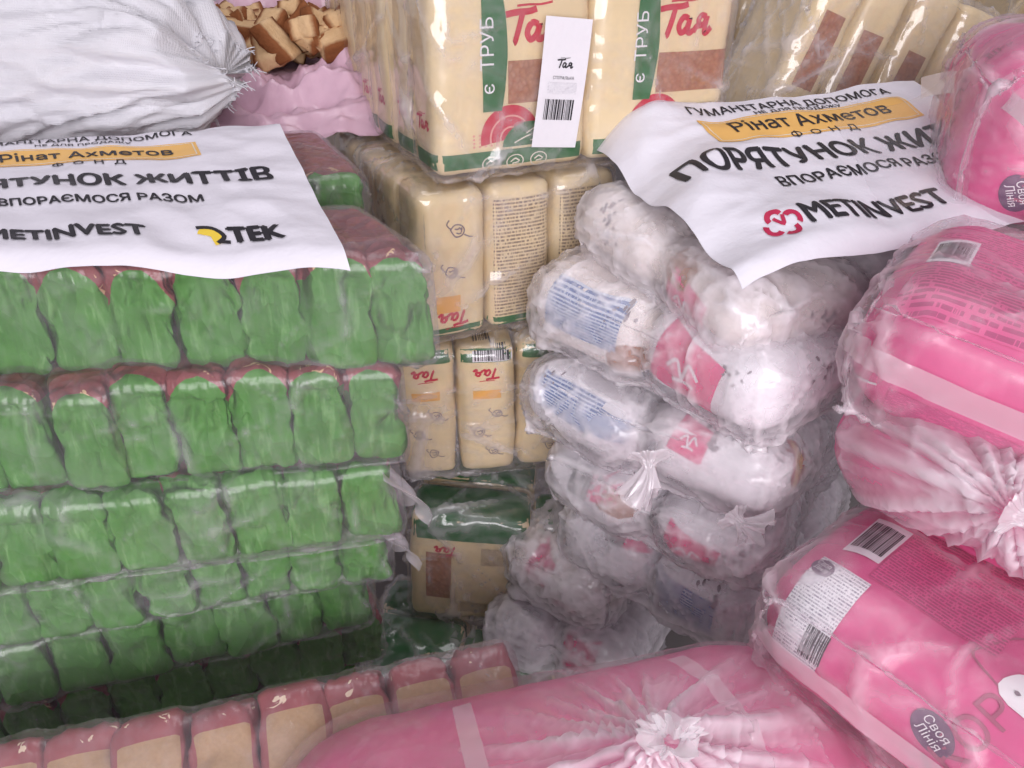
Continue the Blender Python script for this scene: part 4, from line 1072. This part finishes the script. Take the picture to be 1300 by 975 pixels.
# frayed threads round the mouth
rg = random.Random(4); TV, TF = [], []
for i in range(110):
    k = (nt - 1) * na + rg.randrange(na); p = SV[k]; d = Vector((rg.uniform(.2, 1.0), rg.uniform(-.9, .2), rg.uniform(-.7, .9))).normalized(); ln = rg.uniform(.006, .020)
    b = len(TV); e = Vector((0, 0, 1)).cross(d).normalized() * .0005; f = d.cross(e).normalized() * .0005; cur = Vector((rg.uniform(-.3, .3), rg.uniform(-.3, .3), rg.uniform(-.6, .2)))
    for s_ in range(4):
        c_ = Vector(p) - d * .004 + d * ln * s_ / 3 + cur * ln * (s_ / 3) ** 2
        TV += [c_ + e - f, c_ - e - f, c_ + f]
    for s_ in range(3):
        for j in range(3): TF.append((b + s_ * 3 + j, b + s_ * 3 + (j + 1) % 3, b + s_ * 3 + 3 + (j + 1) % 3, b + s_ * 3 + 3 + j))
fo = mesh_obj('frayed_threads', np.array([tuple(v) for v in TV]) - base, TF, 'woven_white', ws); fo['kind'] = 'stuff'

# opened pink sack: bowl with a crumpled rim
cs = P(362, 55, 1.18); cs = np.array([cs[0], cs[1], CAM_H - .165])
ps = thing('opened_sack', 'opened pink plastic sack of rusks behind the woven sack', 'sack', cs)
nr, na = 70, 220
J_, I_ = np.meshgrid(np.arange(nr + 1), np.arange(na), indexing='ij'); t_ = J_.ravel() / nr; a_s = 2 * math.pi * I_.ravel() / na
fr_ = np.maximum(0, -np.sin(a_s)); rim = .118 + .012 * np.sin(3 * a_s + 1); r_s = t_ * .27
ex = np.stack([np.cos(a_s) * 2.2, np.sin(a_s) * 2.2, t_ * 5], 1)
n_ = noise(ex * 1.3, 3); n2 = noise(ex * 4, 6)
hgt = .055 + .06 * n_ - .056 * fr_ ** 2 + .085 * np.maximum(0, np.sin(a_s)) ** 2
zz = np.where(r_s < rim, -.02 + hgt * np.maximum(0, (r_s / rim - .55) / .45) ** 1.6, -.02 + hgt - (r_s - rim) * (.42 + .25 * n_))
zz += .014 * n2 * np.minimum(1, t_ * 2) * np.where(r_s > rim * .7, 1, .2) + .007 * (ridge(ex * (2.6, 2.6, .5), 5, 2) - .9) * (r_s > rim * .8)
PV = np.stack([np.cos(a_s) * r_s * 1.0, np.sin(a_s) * r_s * .8, zz], 1)
FF = [(j * na + i, (j + 1) * na + i, (j + 1) * na + (i + 1) % na, j * na + (i + 1) % na) for j in range(nr) for i in range(na)]
mesh_obj('sack_plastic', PV, FF, 'pink_sack', ps)
# rusks
rk = []
for v in range(5):
    rgn = np.random.default_rng(v); V, F, B = rbox((.031 + .006 * (v % 3), .021, .011 + .003 * (v % 2)), .003, .006)
    pl = V.copy(); V = V + vnormals(V, F) * (.0022 * noise(V * 160, v) + .0035 * noise(V * 45, v + 7))[:, None]
    V[:, 0] += V[:, 2] * .3 * ((v % 3) - 1); V[:, 0] *= 1 - .25 * (V[:, 1] > 0) * (v % 2)
    o = mesh_obj('rusk', V, F, 'bread', None, pl=pl); rk.append(o.data); bpy.data.objects.remove(o)
rg = random.Random(12); n = 0
for lay in range(1, 3):
    for i in range(30):
        a = rg.uniform(0, 6.283); r_ = .125 * math.sqrt(rg.random()) * (1 - .14 * lay)
        o = bpy.data.objects.new('rusk', rk[(i + lay) % 5]); COL.objects.link(o)
        o.location = Vector(cs) + Vector((math.cos(a) * r_ * 1.15, math.sin(a) * r_ * .8, -.004 + lay * .015 + .012 * (r_ / .12) ** 2 + rg.uniform(0, .006)))
        o.rotation_euler = (rg.uniform(-.9, .9), rg.uniform(-.9, .9), rg.uniform(0, 6.28))
        tag(o, 'toasted bread rusk piled in the opened pink sack', 'rusk', 'rusks in the opened pink sack')
# ------------------------------------------------------------------ front bundle of beige windowed packets
e0 = P(40, 950, .76); e1 = P(600, 822, .865); dd_ = (e1 - e0); yw = math.atan2(dd_[1], dd_[0])
st_ = e0 - dd_ / np.linalg.norm(dd_) * .145
green_bundle('front bundle of beige windowed packets with mauve tops, before the green stack', (st_[0], st_[1] , st_[2] - .012), R(180) + yw, 10, .060, .25, .088, 91, 'front beige packets', tilt=R(-30), film='film_green_stack', mat='window_packet', hem=False, slack=.96, haze=(.05, .10, .22))
